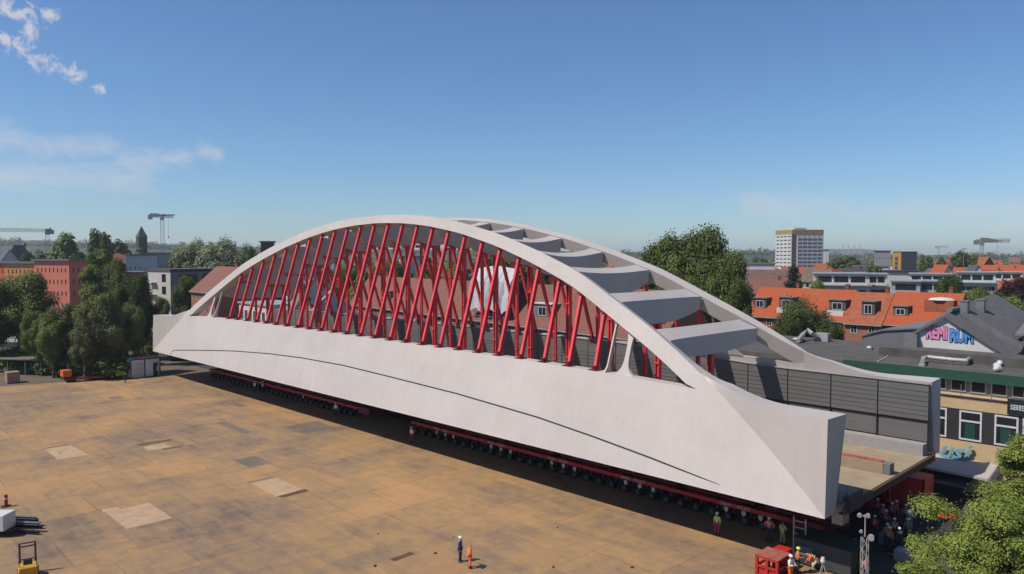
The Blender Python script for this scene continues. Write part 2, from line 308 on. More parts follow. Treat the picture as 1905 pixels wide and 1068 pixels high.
for sg in (1,-1):
    # girder between the springings
    b=MB(); secs=[]
    for a in np.linspace(-AEND,AEND,49):
        x=MID+a; zt=ztop(a); secs.append(bx(sg,[(x,O(ZB),ZB),(x,O(zt),zt),(x,O(zt)+(1.05 if sg>0 else .56),zt),(x,48.4,ZB)]))
    b.loft(secs)
    g=b.build('side_girder',STEEL,bridge,world=True)
    # end blocks: the outer plane runs up to a crease, the face beyond twists to the vertical end
    for e in (1,-1):
        b=MB(); secs=[]
        for a in np.linspace(AEND,HALF,70):
            x=MID+e*a; w_=fade((a-AEND)/2.5); c=zcr(a)*w_+zc(a)*(1-w_); u=zu(a); k=fade((a-51.5)/(HALF-51.5))**1.55
            yi=O(u)+1.05 if a<50 else 49.96+ (O(u)+1.05-49.96)*fade((54-a)/4)
            zo=max(u,c)+.06*fade((a-50)/4)+.02
            yo=min(46.8+.2278*(HALF-a)+.032*(zo-ZB), yi-.12)
            yo=max(yo,O(c)+.04*(zo-c)) if a<50 else yo
            if sg<0: yi-=.62; yo=min(yo,yi-.1)
            if a>=HALF-1e-6: c=ZB+.03
            F=[(x,O(c)+(yo-O(c))*j/6,c+(zo-c)*j/6) for j in range(7)]; secs.append(bx(sg,[(x,O(ZB),ZB)]+F+[(x,yi,u),(x,48.4,ZB)]))
        b.loft(secs); b.build('end_block',STEEL,bridge,world=True)
    # arch rib
    b=MB(); secs=[]
    for a in np.linspace(-AEND,AEND,97):
        x=MID+a; t=zc(a); lo=max(zl(a),ztop(a)+.004); wi=1.0 if sg>0 else 1.0-.58*fade((abs(a)-40)/7.7); u=zu(a)
        secs.append(bx(sg,[(x,O(lo),lo),(x,O(t),t),(x,O(t)+wi,u),(x,O(lo)+wi,max(lo-.32,ztop(a)+.004))]))
    b.loft(secs); b.build('arch_rib',STEEL,bridge,world=True)
    # struts and fins near the springings
    for e in (1,-1):
        X0=MID+e*40.7; z0=ztop(40.7)-.02; z1=zl(40.7)+.12
        prof=[]
        for z in np.linspace(0,1,17):
            w=.20+.85*math.exp(-z*9)+.30*math.exp(-(1-z)*9); prof.append((w,z0+(z1-z0)*z))
        b=MB(); poly=[(X0-w,side(sg,O(z)+.35),z) for w,z in prof]+[(X0+w*.9+.0,side(sg,O(z)+.35),z) for w,z in prof[::-1]]
        # leave the top under the sloping rib
        b.prism(poly,(0,.28*sg,0)); b.build('springing_strut',STEEL,bridge,world=True)
        X1=MID+e*38.85; b=MB(); z1=zl(38.85)+.1
        poly=[(X1,side(sg,O(z)+.5-w),z) for w,z in [(.5,z0),(.2,z0+.6),(.12,z1)]]+[(X1,side(sg,O(z)+.5+w),z) for w,z in [(.12,z1),(.2,z0+.6),(.5,z0)]]
        b.prism(poly,(.14,0,0)); b.build('springing_fin',STEEL,bridge,world=True)
    # hangers
    w_=MB(); pl=MB()
    for i in range(25):
        X0=-40.08-2.964*i; a=X0-MID; zb=ztop(a); zt=zl(a)
        p0=Vector((X0,side(sg,O(zb)+.5),zb-.02)); p1=Vector((X0-.25,side(sg,O(zt)+.5),zt+.02))
        b=MB(); d=(p1-p0).normalized(); b.beam(p0,p1,.30,.09,side=(0,1,0))
        for s_ in (-1,1): 
            off=Vector((0,1,0))*(s_*.155); b.beam(p0+off,p1+off,.06,.27,side=(0,1,0))
        for q in range(1,int((p1-p0).length/2.2)):
            c=p0+d*(q*2.2); b.beam(c-d*.05,c+d*.05,.25,.22,side=(0,1,0))
        h=b.build('hanger',RED,bridge,world=True)
        b=MB(); b.box(X0-.42,X0+.42,p0.y-.48,p0.y+.42,zb,zb+.09); b.box(X0-.16,X0+.16,p0.y-.3,p0.y-.1,zb-.0,zb+.4)
        f=b.build('foot_plate',DRED,h); 
        b=MB(); b.box(X0-.55,X0+.2,p1.y-.42,p1.y+.42,zt-.10,zt-.0); t_=b.build('head_plate',DRED,h)
# cross beams between the ribs and temporary posts beneath them
for i in range(16):
    Xc=-34.7-5.53*i; a=Xc-MID; c=zc(a); aa=abs(a)
    ts=.5*fade((37-aa)/10); md=float(np.interp(aa,[0,20,37,43],[3.6,3.5,2.85,2.35]))
    yi0,yi1=O(c-.05)+1.05-.05,116.8-(O(c-.05)+1.05)+.05
    n=25; secs=[]
    for x_ in (Xc-.68,Xc+.68): pass
    slope=(zc(a+.68)-zc(a-.68))/1.36
    for j in range(n):
        u=-1+2*j/(n-1); y=YM2+u*(yi1-yi0)/2
        zt=c-.46-ts*(1-u*u); dep=1.45+(md-ts-.4-1.45)*(1-abs(u)**2.2)
        zb=zt-dep
        k=.3*abs(u)**6
        secs.append([(Xc-.68-k,y,zt-slope*.0+(-slope)*-(-.68) if False else zt+slope*-.68),(Xc+.68+k,y,zt+slope*.68),(Xc+.68+k*.5,y,zb+slope*.3),(Xc-.68-k*.5,y,zb-slope*.3)])
    b=MB(); b.loft(secs); b.build('cross_beam',STEEL,bridge,world=True)
    if aa<43.5:
        zb=c-.06-md
        for (y,w1,w2,nm) in ((56.85,.22,.26,'slim'),(58.95,.38,.44,'wide')):
            b=MB()
            for s_ in (-1,1): b.box(Xc+s_*w1/2-.045,Xc+s_*w1/2+.045,y-w2/2,y+w2/2,4.72,zb)
            b.box(Xc-w1/2+.045,Xc+w1/2-.045,y-.05,y+.05,4.72,zb)
            b.box(Xc-.45,Xc+.45,y-.4,y+.4,4.705,4.85); b.box(Xc-.5,Xc+.5,y-.5,y+.5,zb-.28,zb+.1)
            for q in range(1,5): zz=4.8+(zb-4.8)*q/5; b.box(Xc-w1/2-.09,Xc+w1/2+.09,y-w2/2-.05,y+w2/2+.05,zz,zz+.12)
            o=b.build('temporary_post',RED,bridge,world=True)
# deck, kerbs, inner noise wall, underside girders
b=MB(); b.box(MID-HALF-.15,MID+HALF+.15,48.45,68.35,ZB-.02,4.7); b.build('deck',DECK,bridge,world=True)
for x_ in (MID+HALF+.155,MID-HALF-.35): b=MB(); b.box(x_,x_+.195,49.2,67.6,4.15,4.66); b.build('deck_edge',RUST,bridge,world=True)
b=MB()
for x in np.arange(MID-57,MID+57.6,3.0): b.box(x-.15,x+.15,49,67.8,3.5,ZB-.025)
b.box(-135,-20,50.4,50.8,3.3,3.5); b.box(-135,-20,66.2,66.6,3.3,3.5); b.build('underside_girder',DRED,bridge,world=True)
b=MB(); b.box(-135.9,-19.5,66.0,67.12,4.705,5.62); b.build('kerb',WALLL,bridge,world=True)
b=MB(); b.box(-135.9,-19.5,49.7,50.7,4.705,5.55); b.build('kerb',WALLL,bridge,world=True)
b=MB(); zw=lambda x: min(ztop(x-MID)-.02, float(np.interp(x,[-135,-52,-42,-34,-19],[11.35,11.25,10.9,10.45,10.42])))
nn=29; xs=np.linspace(-135.5,-19.45,nn+1)
for i in range(nn):
    x0,x1=xs[i]+.05,xs[i+1]-.05; h0,h1=zw(x0),zw(x1)
    b.hexa([(x0,67.14,7.45),(x1,67.14,7.45),(x1,67.3,7.45),(x0,67.3,7.45),(x0,67.14,h0),(x1,67.14,h1),(x1,67.3,h1),(x0,67.3,h0)])
    for q in range(1,7):
        z=7.45+(10.2-7.45)*q/7; b.box(x0,x1,67.105,67.138,z,z+.05)
    low=67.22 if i<nn-1 else 67.14
    b.box(x0,x1,low,67.35,5.7,7.15)
b.build('noise_wall_panels',WALLG,bridge,world=True)
b=MB()
for i in range(nn+1): b.box(xs[i]-.05,xs[i]+.05,67.0,67.35,5.63,7.4)
b.box(-135.5,-19.45,67.25,67.4,7.16,7.44); b.build('wall_posts',BLK,bridge,world=True)
b=MB()
for i in range(nn):
    x0,x1=xs[i],xs[i+1]; b.hexa([(x0,67.05,zw(x0)+.005),(x1,67.05,zw(x1)+.005),(x1,67.4,zw(x1)+.005),(x0,67.4,zw(x0)+.005),(x0,67.05,zw(x0)+.08),(x1,67.05,zw(x1)+.08),(x1,67.4,zw(x1)+.08),(x0,67.4,zw(x0)+.08)])
b.build('wall_coping',WALLL,bridge,world=True)
# drip groove on the near outer face
gp=[(-128.0,4.42),(-127.7,5.05),(-127.0,5.35),(-125.8,5.46),(-119,6.05),(-112,6.63),(-105,7.15),(-95.5,7.66),(-87,7.93),(-77,7.99),(-68,7.76),(-56.1,7.4),(-45,6.8),(-38.8,6.25),(-33.3,5.68),(-28.5,5.11),(-26.8,4.92)]
b=MB(); GX=np.linspace(-128,-26.8,5); pts=[]
for i in range(len(gp)-1):
    for q in range(6):
        t=q/6; pts.append((gp[i][0]*(1-t)+gp[i+1][0]*t,gp[i][1]*(1-t)+gp[i+1][1]*t))
pts.append(gp[-1]); 
sec=[]
for i,(x,z) in enumerate(pts):
    x0,z0=pts[max(0,i-1)]; x1,z1=pts[min(len(pts)-1,i+1)]; dx,dz=x1-x0,z1-z0; l_=math.hypot(dx,dz); w=.055*min(1,(len(pts)-1-i)/12+.15)
    nx,nz=-dz/l_*w,dx/l_*w
    sec.append([(x-nx,O(z-nz)-.02,z-nz),(x+nx,O(z+nz)-.02,z+nz),(x+nx,O(z+nz)+.02,z+nz),(x-nx,O(z-nz)+.02,z-nz)])
b.loft(sec); b.build('drip_seam',DARK,bridge,world=True)
b=MB(); b.box(-19.2,-18.98,49.7,52.0,4.1,5.2); b.build('end_bearing_box',mat('navy tarp',(.02,.03,.07),.5,.4,2),bridge,world=True)
b=MB(); b.box(-19.9,-19.2,49.2,50.3,3.4,4.1); b.build('end_bearing_pad',WALLL,bridge,world=True)
# ------------------------------------------------------------ lettering helper
def lettering(txt,size,loc,rot,m_,parent,name='lettering',extr=.01,off=0.0,shear=0.0,sx=1.0,world=True):
    c=bpy.data.curves.new('t','FONT'); c.body=txt; c.size=size; c.extrude=extr; c.offset=off; c.shear=shear; c.align_x='CENTER'; c.align_y='CENTER'; c.resolution_u=2
    t=bpy.data.objects.new('t',c); COL.objects.link(t); bpy.context.view_layer.update()
    me=bpy.data.meshes.new_from_object(t.evaluated_get(bpy.context.evaluated_depsgraph_get())); bpy.data.objects.remove(t); bpy.data.curves.remove(c)
    me.materials.clear(); me.materials.append(m_); me.name=name
    me.transform(Matrix.LocRotScale(Vector(loc),Matrix.Rotation(rot[2],3,'Z')@Matrix.Rotation(rot[0],3,'X'),Vector((sx,1,1))))
    o=bpy.data.objects.new(name,me); link(o,parent)
    if world and parent is not None: o.matrix_local=Matrix.Translation(parent.location).inverted()
    return o
CREAM=mat('cream lettering paint',(.72,.66,.55),.6,.05)
# ------------------------------------------------------------ self-propelled transporters
def wheel_meshes():
    b=MB(); 
    for y0 in (-.30,.04): b.tube([(0,y0,0),(0,y0+.04,0),(0,y0+.22,0),(0,y0+.26,0)],[.33,.37,.37,.33],16)
    t=b.mesh('wheel',RUBBER)
    b=MB(); b.tube([(0,-.315,0),(0,-.29,0)],[.20,.22],12); b.tube([(0,-.34,0),(0,-.31,0)],[.07,.07],8)
    return t,b.mesh('rim',mat('pale wheel rim',(.09,.09,.088),.6,.1))
WT,WR=wheel_meshes()
def transporter(x0,x1,yc,label,letters=(),vis=True):
    t=thing('transporter',label,'transporter',((x0+x1)/2,yc,0),group='self-propelled transporters under the bridge')
    b=MB(); b.box(x0,x1,yc-.55,yc+.55,1.0,1.42); b.box(x0,x1,yc-1.21,yc+1.21,1.42,1.52)
    b.box(x0,x1,yc-1.215,yc-1.15,1.22,1.42); b.box(x0,x1,yc+1.15,yc+1.215,1.22,1.42)
    b.build('platform',mat('platform red',(.66,.03,.05),.5),t,world=True)
    n=int((x1-x0)/1.45); k=0
    for i in range(n):
        x=x0+.9+i*1.45
        if x>x1-.6: break
        for s in (-1,1):
            if s==1 and (not vis or k>32): continue
            if s==1: k+=1
            arms=MB(); arms.box(x-.12,x+.12,yc+s*.75-.12,yc+s*.75+.12,.75,1.42); arms.beam((x,yc+s*.75,.8),(x-.45,yc+s*.75,.42),.16,.14,side=(0,1,0))
            arms.build('suspension_arm',mat('suspension dark red',(.07,.012,.016),.6),t,world=True)
            w=inst('wheel',WT,t,(x-.45-t.location.x,s*.75,.375)); inst('rim',WR,w)
    for q in np.arange(x0+1.5,x1-1,2.9): b=MB(); b.box(q,q+1.1,yc-1.2,yc-.2,1.525,1.56); b.build('deck_grating',BLK,t,world=True)
    for x,s in letters:
        if s: lettering(s,.42,(x,yc-1.222,1.36),(R(90),0,0),CREAM,t,extr=.004)
        b=MB(); w=.18; b.prism([(x-w,yc-1.222,1.16),(x+w,yc-1.222,1.16),(x+w,yc-1.222,.9),(x,yc-1.222,.72),(x-w,yc-1.222,.9)],(0,.03,0)); b.build('cream_shield',CREAM,t,world=True)
    # hydraulic power pack at the right end
    b=MB(); b.box(x1+.1,x1+2.6,yc-1.15,yc+1.15,.75,1.62); b.build('power_pack',DRED,t,world=True,bevel=.05)
    return t
LT=[]
for x in (-29.8,-39.6,-48.4,-57.0,-66.0): LT+= [(x,'MAM'),(x+1.5,'MOET'),(x+2.9,'')]
transporter(-70.8,-24.6,54.4,'near red transporter train under the right part of the bridge, lettered side facing the yard',LT)
transporter(-128,-82.2,54.4,'near red transporter train under the left part of the bridge, behind the dark gap',[(-96,''),(-108,'')])
transporter(-70.8,-24.6,62.6,'rear red transporter train under the right part of the bridge, beyond the near train',vis=False)
transporter(-128,-82.2,62.6,'rear red transporter train under the left part of the bridge, beyond the near train',vis=False)
for i,x in enumerate(list(np.arange(-126,-84,7.0))+list(np.arange(-69,-26,7.0))):
    for yc,nm in ((54.4,'near'),(62.6,'rear')):
        t=thing('load_beam','dark red steel load beam between %s transporter and bridge underside'%nm,'support beam',(x+3,yc,1.57),group='steel load beams on the %s transporters'%nm)
        b=MB(); b.box(x,x+6.2,yc-.5,yc+.5,1.57,1.72); b.box(x,x+6.2,yc-.12,yc+.12,1.72,3.0); b.box(x,x+6.2,yc-.5,yc+.5,3.0,3.2)
        for q in range(5): b.box(x+.3+q*1.38,x+.42+q*1.38,yc-.45,yc+.45,1.72,3.0)
        b.build('beam',DRED,t,world=True)
        b=MB(); b.box(x+2.4,x+3.8,yc-.6,yc+.6,3.2,3.48); b.build('packing_block',BLK,t,world=True)
# ------------------------------------------------------------ people
def skinmesh(name,V,E_,rad,root=0,sub=1):
    me=bpy.data.meshes.new('tmp'); me.from_pydata([tuple(v) for v in V],E_,[]); o=bpy.data.objects.new('tmp',me); COL.objects.link(o)
    o.modifiers.new('s','SKIN').use_smooth_shade=True; s=o.modifiers.new('u','SUBSURF'); s.levels=s.render_levels=sub
    sv=me.skin_vertices[0].data
    for i,r in enumerate(rad): sv[i].radius=(r,r) if not isinstance(r,tuple) else r
    for i in range(len(V)): sv[i].use_root=(i==root)
    bpy.context.view_layer.update()
    out_=bpy.data.meshes.new_from_object(o.evaluated_get(bpy.context.evaluated_depsgraph_get())); out_.name=name
    bpy.data.objects.remove(o); bpy.data.meshes.remove(me); return out_
def joints(pose):
    J=dict(pel=(0,0,.95),sp=(0,.01,1.17),ch=(0,.01,1.38),nk=(0,0,1.49),hb=(0,-.01,1.58),ht=(0,-.015,1.70),
      sl=(-.19,0,1.41),sr=(.19,0,1.41),el=(-.25,.02,1.13),er=(.25,.02,1.13),wl=(-.24,-.05,.90),wr=(.24,-.05,.90),
      hl=(-.10,0,.90),hr=(.10,0,.90),kl=(-.12,-.02,.49),kr=(.12,-.02,.49),al=(-.13,.01,.09),ar=(.13,.01,.09),tl=(-.15,-.15,.04),tr=(.15,-.15,.04))
    U={}
    if pose=='hips': U=dict(el=(-.40,.05,1.16),er=(.40,.05,1.16),wl=(-.22,-.04,1.00),wr=(.22,-.04,1.00))
    if pose=='walk': U=dict(kl=(-.10,-.16,.50),al=(-.10,-.22,.09),tl=(-.10,-.37,.06),kr=(.10,.05,.49),ar=(.10,.26,.14),tr=(.10,.13,.05),wl=(-.24,.10,.92),wr=(.24,-.20,.95))
    if pose=='front': U=dict(el=(-.25,-.06,1.14),er=(.25,-.06,1.14),wl=(-.12,-.28,1.15),wr=(.14,-.30,1.12))
    if pose=='bend': U=dict(pel=(0,.22,.80),sp=(0,.05,.98),ch=(0,-.15,1.08),nk=(0,-.26,1.12),hb=(0,-.35,1.14),ht=(0,-.43,1.22),sl=(-.19,-.17,1.08),sr=(.19,-.17,1.08),el=(-.22,-.25,.82),er=(.22,-.25,.82),wl=(-.16,-.38,.62),wr=(.16,-.38,.62),hl=(-.1,.2,.76),hr=(.1,.2,.76),kl=(-.14,-.02,.46),kr=(.14,-.02,.46))
    if pose=='squat': U=dict(pel=(0,.18,.42),sp=(0,.12,.63),ch=(0,-.02,.82),nk=(0,-.08,.91),hb=(0,-.14,.98),ht=(0,-.18,1.08),sl=(-.19,-.02,.84),sr=(.19,-.02,.84),el=(-.24,-.20,.62),er=(.24,-.20,.62),wl=(-.12,-.38,.55),wr=(.12,-.38,.55),hl=(-.1,.17,.40),hr=(.1,.17,.40),kl=(-.17,-.20,.48),kr=(.17,-.20,.48))
    J.update(U); return {k:Vector(v) for k,v in J.items()}
POSE={}
def pose_meshes(pose):
    if pose in POSE: return POSE[pose]
    J=joints(pose); keys=['pel','sp','ch','nk','hb','ht','sl','sr','el','er','wl','wr','hl','hr','kl','kr','al','ar','tl','tr']
    idx={k:i for i,k in enumerate(keys)}; V=[J[k] for k in keys]
    E_=[('pel','sp'),('sp','ch'),('ch','nk'),('nk','hb'),('hb','ht'),('ch','sl'),('ch','sr'),('sl','el'),('sr','er'),('el','wl'),('er','wr'),('pel','hl'),('pel','hr'),('hl','kl'),('hr','kr'),('kl','al'),('kr','ar'),('al','tl'),('ar','tr')]
    E_=[(idx[a],idx[b]) for a,b in E_]
    rad=dict(pel=.125,sp=.11,ch=.12,nk=.055,hb=.085,ht=.075,sl=.062,sr=.062,el=.042,er=.042,wl=.028,wr=.028,hl=.085,hr=.085,kl=.058,kr=.058,al=.042,ar=.042,tl=.035,tr=.035)
    Rr=[rad[k] for k in keys]
    for w,e,s in (('wl','el',-1),('wr','er',1)):      # palm, four unequal fingers and a thumb
        d=(J[w]-J[e]).normalized(); sd=Vector((0,-1,0)); sd=(sd-d*sd.dot(d)).normalized(); nn=d.cross(sd)
        pi=len(V); V.append(J[w]+d*.06); Rr.append((.032,.018)); E_.append((idx[w],pi))
        for q,(o_,l_) in enumerate(((-.028,.075),(-.010,.088),(.009,.082),(.027,.066))):
            V.append(V[pi]+sd*o_+d*.04); Rr.append(.010); E_.append((pi,len(V)-1))
            V.append(V[pi]+sd*o_+d*(.04+l_*.6)+nn*(.018*s)); Rr.append(.008); E_.append((len(V)-2,len(V)-1))
        V.append(J[w]+d*.035+sd*.045); Rr.append(.011); E_.append((idx[w],len(V)-1)); V.append(J[w]+d*.075+sd*.06); Rr.append(.009); E_.append((len(V)-2,len(V)-1))
    hd=(J['ht']-J['hb']).normalized(); fwd=Vector((0,-1,0)); fwd=(fwd-hd*fwd.dot(hd)).normalized()
    V.append(J['hb']+hd*.035+fwd*.105); Rr.append(.016); E_.append((idx['hb'],len(V)-1))
    body=skinmesh('body',V,E_,Rr,0)
    def sub(kk,ee,rr,root,name):
        return skinmesh(name,[J[k] if isinstance(k,str) else k for k in kk],ee,rr,root)
    tro=sub(['pel','hl','hr','kl','kr',J['kl'].lerp(J['al'],.92),J['kr'].lerp(J['ar'],.92)],[(0,1),(0,2),(1,3),(2,4),(3,5),(4,6)],[.145,.105,.105,.078,.078,.07,.07],0,'trousers')
    jk=sub([J['pel'].lerp(J['sp'],.1),'sp','ch',J['ch'].lerp(J['nk'],.75),'sl','sr','el','er',J['el'].lerp(J['wl'],.9),J['er'].lerp(J['wr'],.9)],[(0,1),(1,2),(2,3),(2,4),(2,5),(4,6),(5,7),(6,8),(7,9)],[.155,.145,.15,.07,.085,.085,.062,.062,.048,.048],1,'jacket')
    bt=MB()
    for s in ('l','r'):
        a=J['a'+s]; t_=J['t'+s]; bt.tube([a+Vector((0,.06,-.045)),a+Vector((0,0,-.03)),t_,t_+(t_-a)*.12],[.045,.058,.05,.03],8)
        bt.tube([a+Vector((0,0,-.04)),a+Vector((0,0,.10))],[.06,.062],8)
    boots=bt.mesh('boots',mat('dark work boots',(.06,.045,.035),.8))
    st=MB(); ax=(J['ch']-J['sp']).normalized()
    for f in (.05,.65):
        c=J['sp'].lerp(J['ch'],f); 
        a=Vector((1,0,0)); b_=ax.cross(a).normalized(); 
        rings=[[c+ax*h+(a*math.cos(t)*.165*sc+b_*math.sin(t)*.155*sc) for t in np.linspace(0,2*math.pi,16,endpoint=False)] for h,sc in ((-.03,.96),(-.03,1),(.03,1),(.03,.96))]
        st.loft(rings,cap=False)
    stripes=st.mesh('reflective_stripes',mat('reflective tape',(.75,.75,.72),.4,.05))
    hm=MB(); c=J['ht']-hd*.02; a=Vector((1,0,0)); rings=[]
    for h,r_ in ((-.015,.135),(0,.118),(.04,.115),(.075,.095),(.10,.06),(.112,.015)):
        rings.append([c+hd*h+(a*math.cos(t)+fwd*math.sin(t)*1.15)*r_+ (fwd*.03 if h<0 else Vector((0,0,0))) for t in np.linspace(0,2*math.pi,14,endpoint=False)])
    hm.loft(rings); helmet=hm.mesh('helmet',WHITE)
    for me in (boots,helmet): me.polygons.foreach_set('use_smooth',[True]*len(me.polygons))
    for me in (body,tro,jk): me.materials.clear(); me.materials.append(WHITE)
    POSE[pose]=(body,tro,jk,boots,stripes,helmet); return POSE[pose]
CLO=dict(orange=(.80,.16,.03),red=(.62,.05,.05),pink=(.75,.18,.14),blue=(.04,.08,.22),navy=(.03,.035,.07),lime=(.45,.55,.16),maroon=(.28,.02,.07),black=(.03,.03,.035),grey=(.2,.2,.2),sand=(.45,.38,.28),white=(.75,.75,.72),green=(.10,.40,.15),yellow=(.8,.65,.12),olive=(.30,.36,.14))
def cloth(n): return mat('cloth '+n,tuple(min(1.3,c*1.45) for c in CLO[n]),.85,.12,4.0)
SKIN=mat('skin',(.50,.30,.21),.6,.06,6)
def person(x,y,pose,jk,tr,hel,label,face=0.0,stripes=True,scale=1.0,group=None):
    t=thing('person',label,'person',(x,y,0),face,group); t.scale=(scale,)*3
    ms=pose_meshes(pose); cols=[SKIN,cloth(tr),cloth(jk),None,None,cloth(hel) if hel else None]
    for nme,me,c in zip(('body','trousers','jacket','boots','reflective_stripes','helmet'),ms,cols):
        if nme=='helmet' and not hel: continue
        if nme=='reflective_stripes' and not stripes: continue
        o=inst(nme,me,t)
        if c: o.material_slots[0].link='OBJECT'; o.material_slots[0].material=c
    return t
def headat(px,py,hz=1.70): p=gz(px,py,hz); return p.x,p.y
def footat(px,py): p=gz(px,py,0); return p.x,p.y
fc=lambda deg:R(deg)
x,y=footat(856,1045); person(x,y,'stand','blue','navy','white','man in blue overalls and white helmet standing on the open yard',fc(120),False)
x,y=footat(874,1057); person(x,y,'hips','orange','orange',None,'bareheaded man in orange dungarees beside the man in blue',fc(150),True,.97)
x,y=footat(1334,996); person(x,y,'stand','lime','maroon','white','worker in lime jacket and wine red trousers at the shadow edge by the bridge',fc(0),False)
x,y=footat(1431,1006); person(x,y,'hips','pink','navy','white','worker in coral hi-vis with hands on hips in the shade of the bridge',fc(0))
x,y=footat(1456,1014); person(x,y,'front','lime','olive','black','worker in black and lime standing left of the upright steel ladder frame',fc(180),False)
x,y=footat(1484,1067); person(x,y,'front','orange','black','yellow','worker in orange jacket and yellow helmet beside the red box frame',fc(120))
x,y=footat(1470,1082); person(x,y,'front','white','orange','white','worker in white shirt and orange trousers nearest to the red box frame',fc(90))
x,y=footat(1512,1064); person(x,y,'bend','orange','sand',None,'worker in orange vest bending over beside the dark container',fc(-60))
x,y=footat(233,712); person(x,y,'walk','black','navy',None,'man in dark clothes walking past the white site container',fc(-80),False)
x,y=footat(293,700); person(x,y,'stand','lime','black','white','worker in pale hi-vis standing in the doorway of the site container',fc(0),False)
x,y=footat(474,730); person(x,y,'stand','white','black','white','left worker of the pair in white under the far left part of the bridge',fc(10),False)
x,y=footat(489,731); person(x,y,'hips','white','black','white','right worker of the pair in white under the far left part of the bridge',fc(-20),False)
x,y=footat(625,774); person(x,y,'stand','white','navy','white','lone worker in a pale jacket in front of the left transporter train',fc(20),False)
x,y=footat(766,823); person(x,y,'stand','white','maroon','white','worker in white jacket and dark red trousers by the dark gap between transporters',fc(0),False)
crowd=[(1633,928,'stand','red',0),(1627,960,'stand','red',180),(1643,940,'stand','red',200),(1648,950,'hips','red',160),(1659,936,'stand','red',170),(1667,932,'stand','orange',140),(1651,975,'stand','orange',190),
 (1664,965,'front','orange',200),(1655,981,'stand','orange',150),(1685,940,'stand','orange',190),(1695,943,'hips','white',170),(1691,955,'stand','grey',160),(1689,966,'stand','grey',200),(1673,983,'stand','black',180),(1641,912,'stand','grey',160)]
LOC=['at the left rear of the group, red vest facing the camera','alone on the left edge of the group, red vest seen from behind','left of the middle of the group, red vest','hands on hips in the middle of the group, red vest','back row of the group, red vest, beside the orange one','back row of the group, orange jacket',
 'front left of the group, orange vest','front of the group with arms forward, orange vest','nearest of the group to the yard, orange vest','in orange before the red wall, left of the one in white','in white with hands on hips before the red wall','in grey before the red wall, behind another in grey','in grey before the red wall, nearest of that cluster','in black at the right foot of the group','farthest back under the bridge deck, in grey']
for (px,py,po,cl,fa),lo in zip(crowd,LOC):
    x,y=headat(px,py); person(x,y,po,cl,'navy' if cl!='grey' else 'black','white','helmeted worker '+lo,fc(fa),cl in('red','orange'),group='workers gathered under the right end of the bridge')
x,y=headat(1591,1005); person(x,y,'stand','red','navy','white','worker in red and grey beside the light mast, left of the green helmet',fc(90))
x,y=headat(1602,1019); person(x,y,'stand','orange','orange','green','worker in orange with a green helmet just left of the light mast',fc(100))
x,y=headat(1611,1040,1.6); person(x,y,'stand','pink','navy',None,'bareheaded worker partly hidden behind the lattice light mast',fc(60))
# ------------------------------------------------------------ things near the right end
def obox(t,name,x0,x1,y0,y1,z0,z1,m_,bev=.02):
    b=MB(); b.box(x0,x1,y0,y1,z0,z1); return b.build(name,m_,t,world=True,bevel=bev)
p=gz(1440,1072); t=thing('box_frame','bright red steel box frame with open windows beside the orange workers','steel frame',(p.x,p.y,0))
FR=mat('bright red frame paint',(.60,.03,.03),.5,.15,2); cx_,cy_=p.x-.2,p.y+.2
b=MB()
b.box(cx_-.65,cx_+.65,cy_-.78,cy_-.74,.1,.75)
for lx in (-.7,0,.7):
    for ly in (-.8,.8): b.box(cx_+lx-.09,cx_+lx+.09,cy_+ly-.09,cy_+ly+.09,0,1.35)
for z in (.0,.62,1.22):
    for ly in (-.8,.8): b.box(cx_-.79,cx_+.79,cy_+ly-.08,cy_+ly+.08,z,z+.14)
    for lx in (-.7,.7): b.box(cx_+lx-.08,cx_+lx+.08,cy_-.7,cy_+.7,z,z+.14)
b.build('frame',FR,t,world=True); obox(t,'top_plate',cx_-.82,cx_+.82,cy_-.9,cy_+.9,1.365,1.40,mat('dusty red plate',(.42,.13,.09),.8,.3,2)); obox(t,'rear_box',cx_-.5,cx_+.45,cy_+.92,cy_+1.9,0,1.35,FR)
p=gz(1487,1040); t=thing('ladder_frame','upright grey steel ladder frame standing before the dark container','ladder',(p.x,p.y,0))
b=MB(); 
for s in (-.42,.42): b.box(p.x+s-.04,p.x+s+.04,p.y-.05,p.y+.05,0,2.9)
b.build('upright',LGREY,t,world=True)
for q in range(6):
    b=MB(); b.box(p.x-.38,p.x+.38,p.y-.035,p.y+.035,.35+q*.45,.41+q*.45); b.build('rung',LGREY,t,world=True)
p=gz(1540,1062); t=thing('dark_container','dark grey equipment container under the right end of the bridge','container',(p.x,p.y,0))
obox(t,'body',p.x-2.2,p.x+1.6,p.y-.3,p.y+2.1,.12,1.75,mat('slate container paint',(.06,.07,.072),.6,.2,1.5)); obox(t,'skid',p.x-2.2,p.x+1.6,p.y-.2,p.y+2.0,0,.12,BLK)
obox(t,'side_vent',p.x-1.9,p.x-.9,p.y-.34,p.y-.31,.7,1.3,GREY); obox(t,'lid',p.x-2.25,p.x+1.65,p.y-.35,p.y+2.15,1.76,1.82,mat('dark green lid',(.05,.065,.05),.6,.2,2))
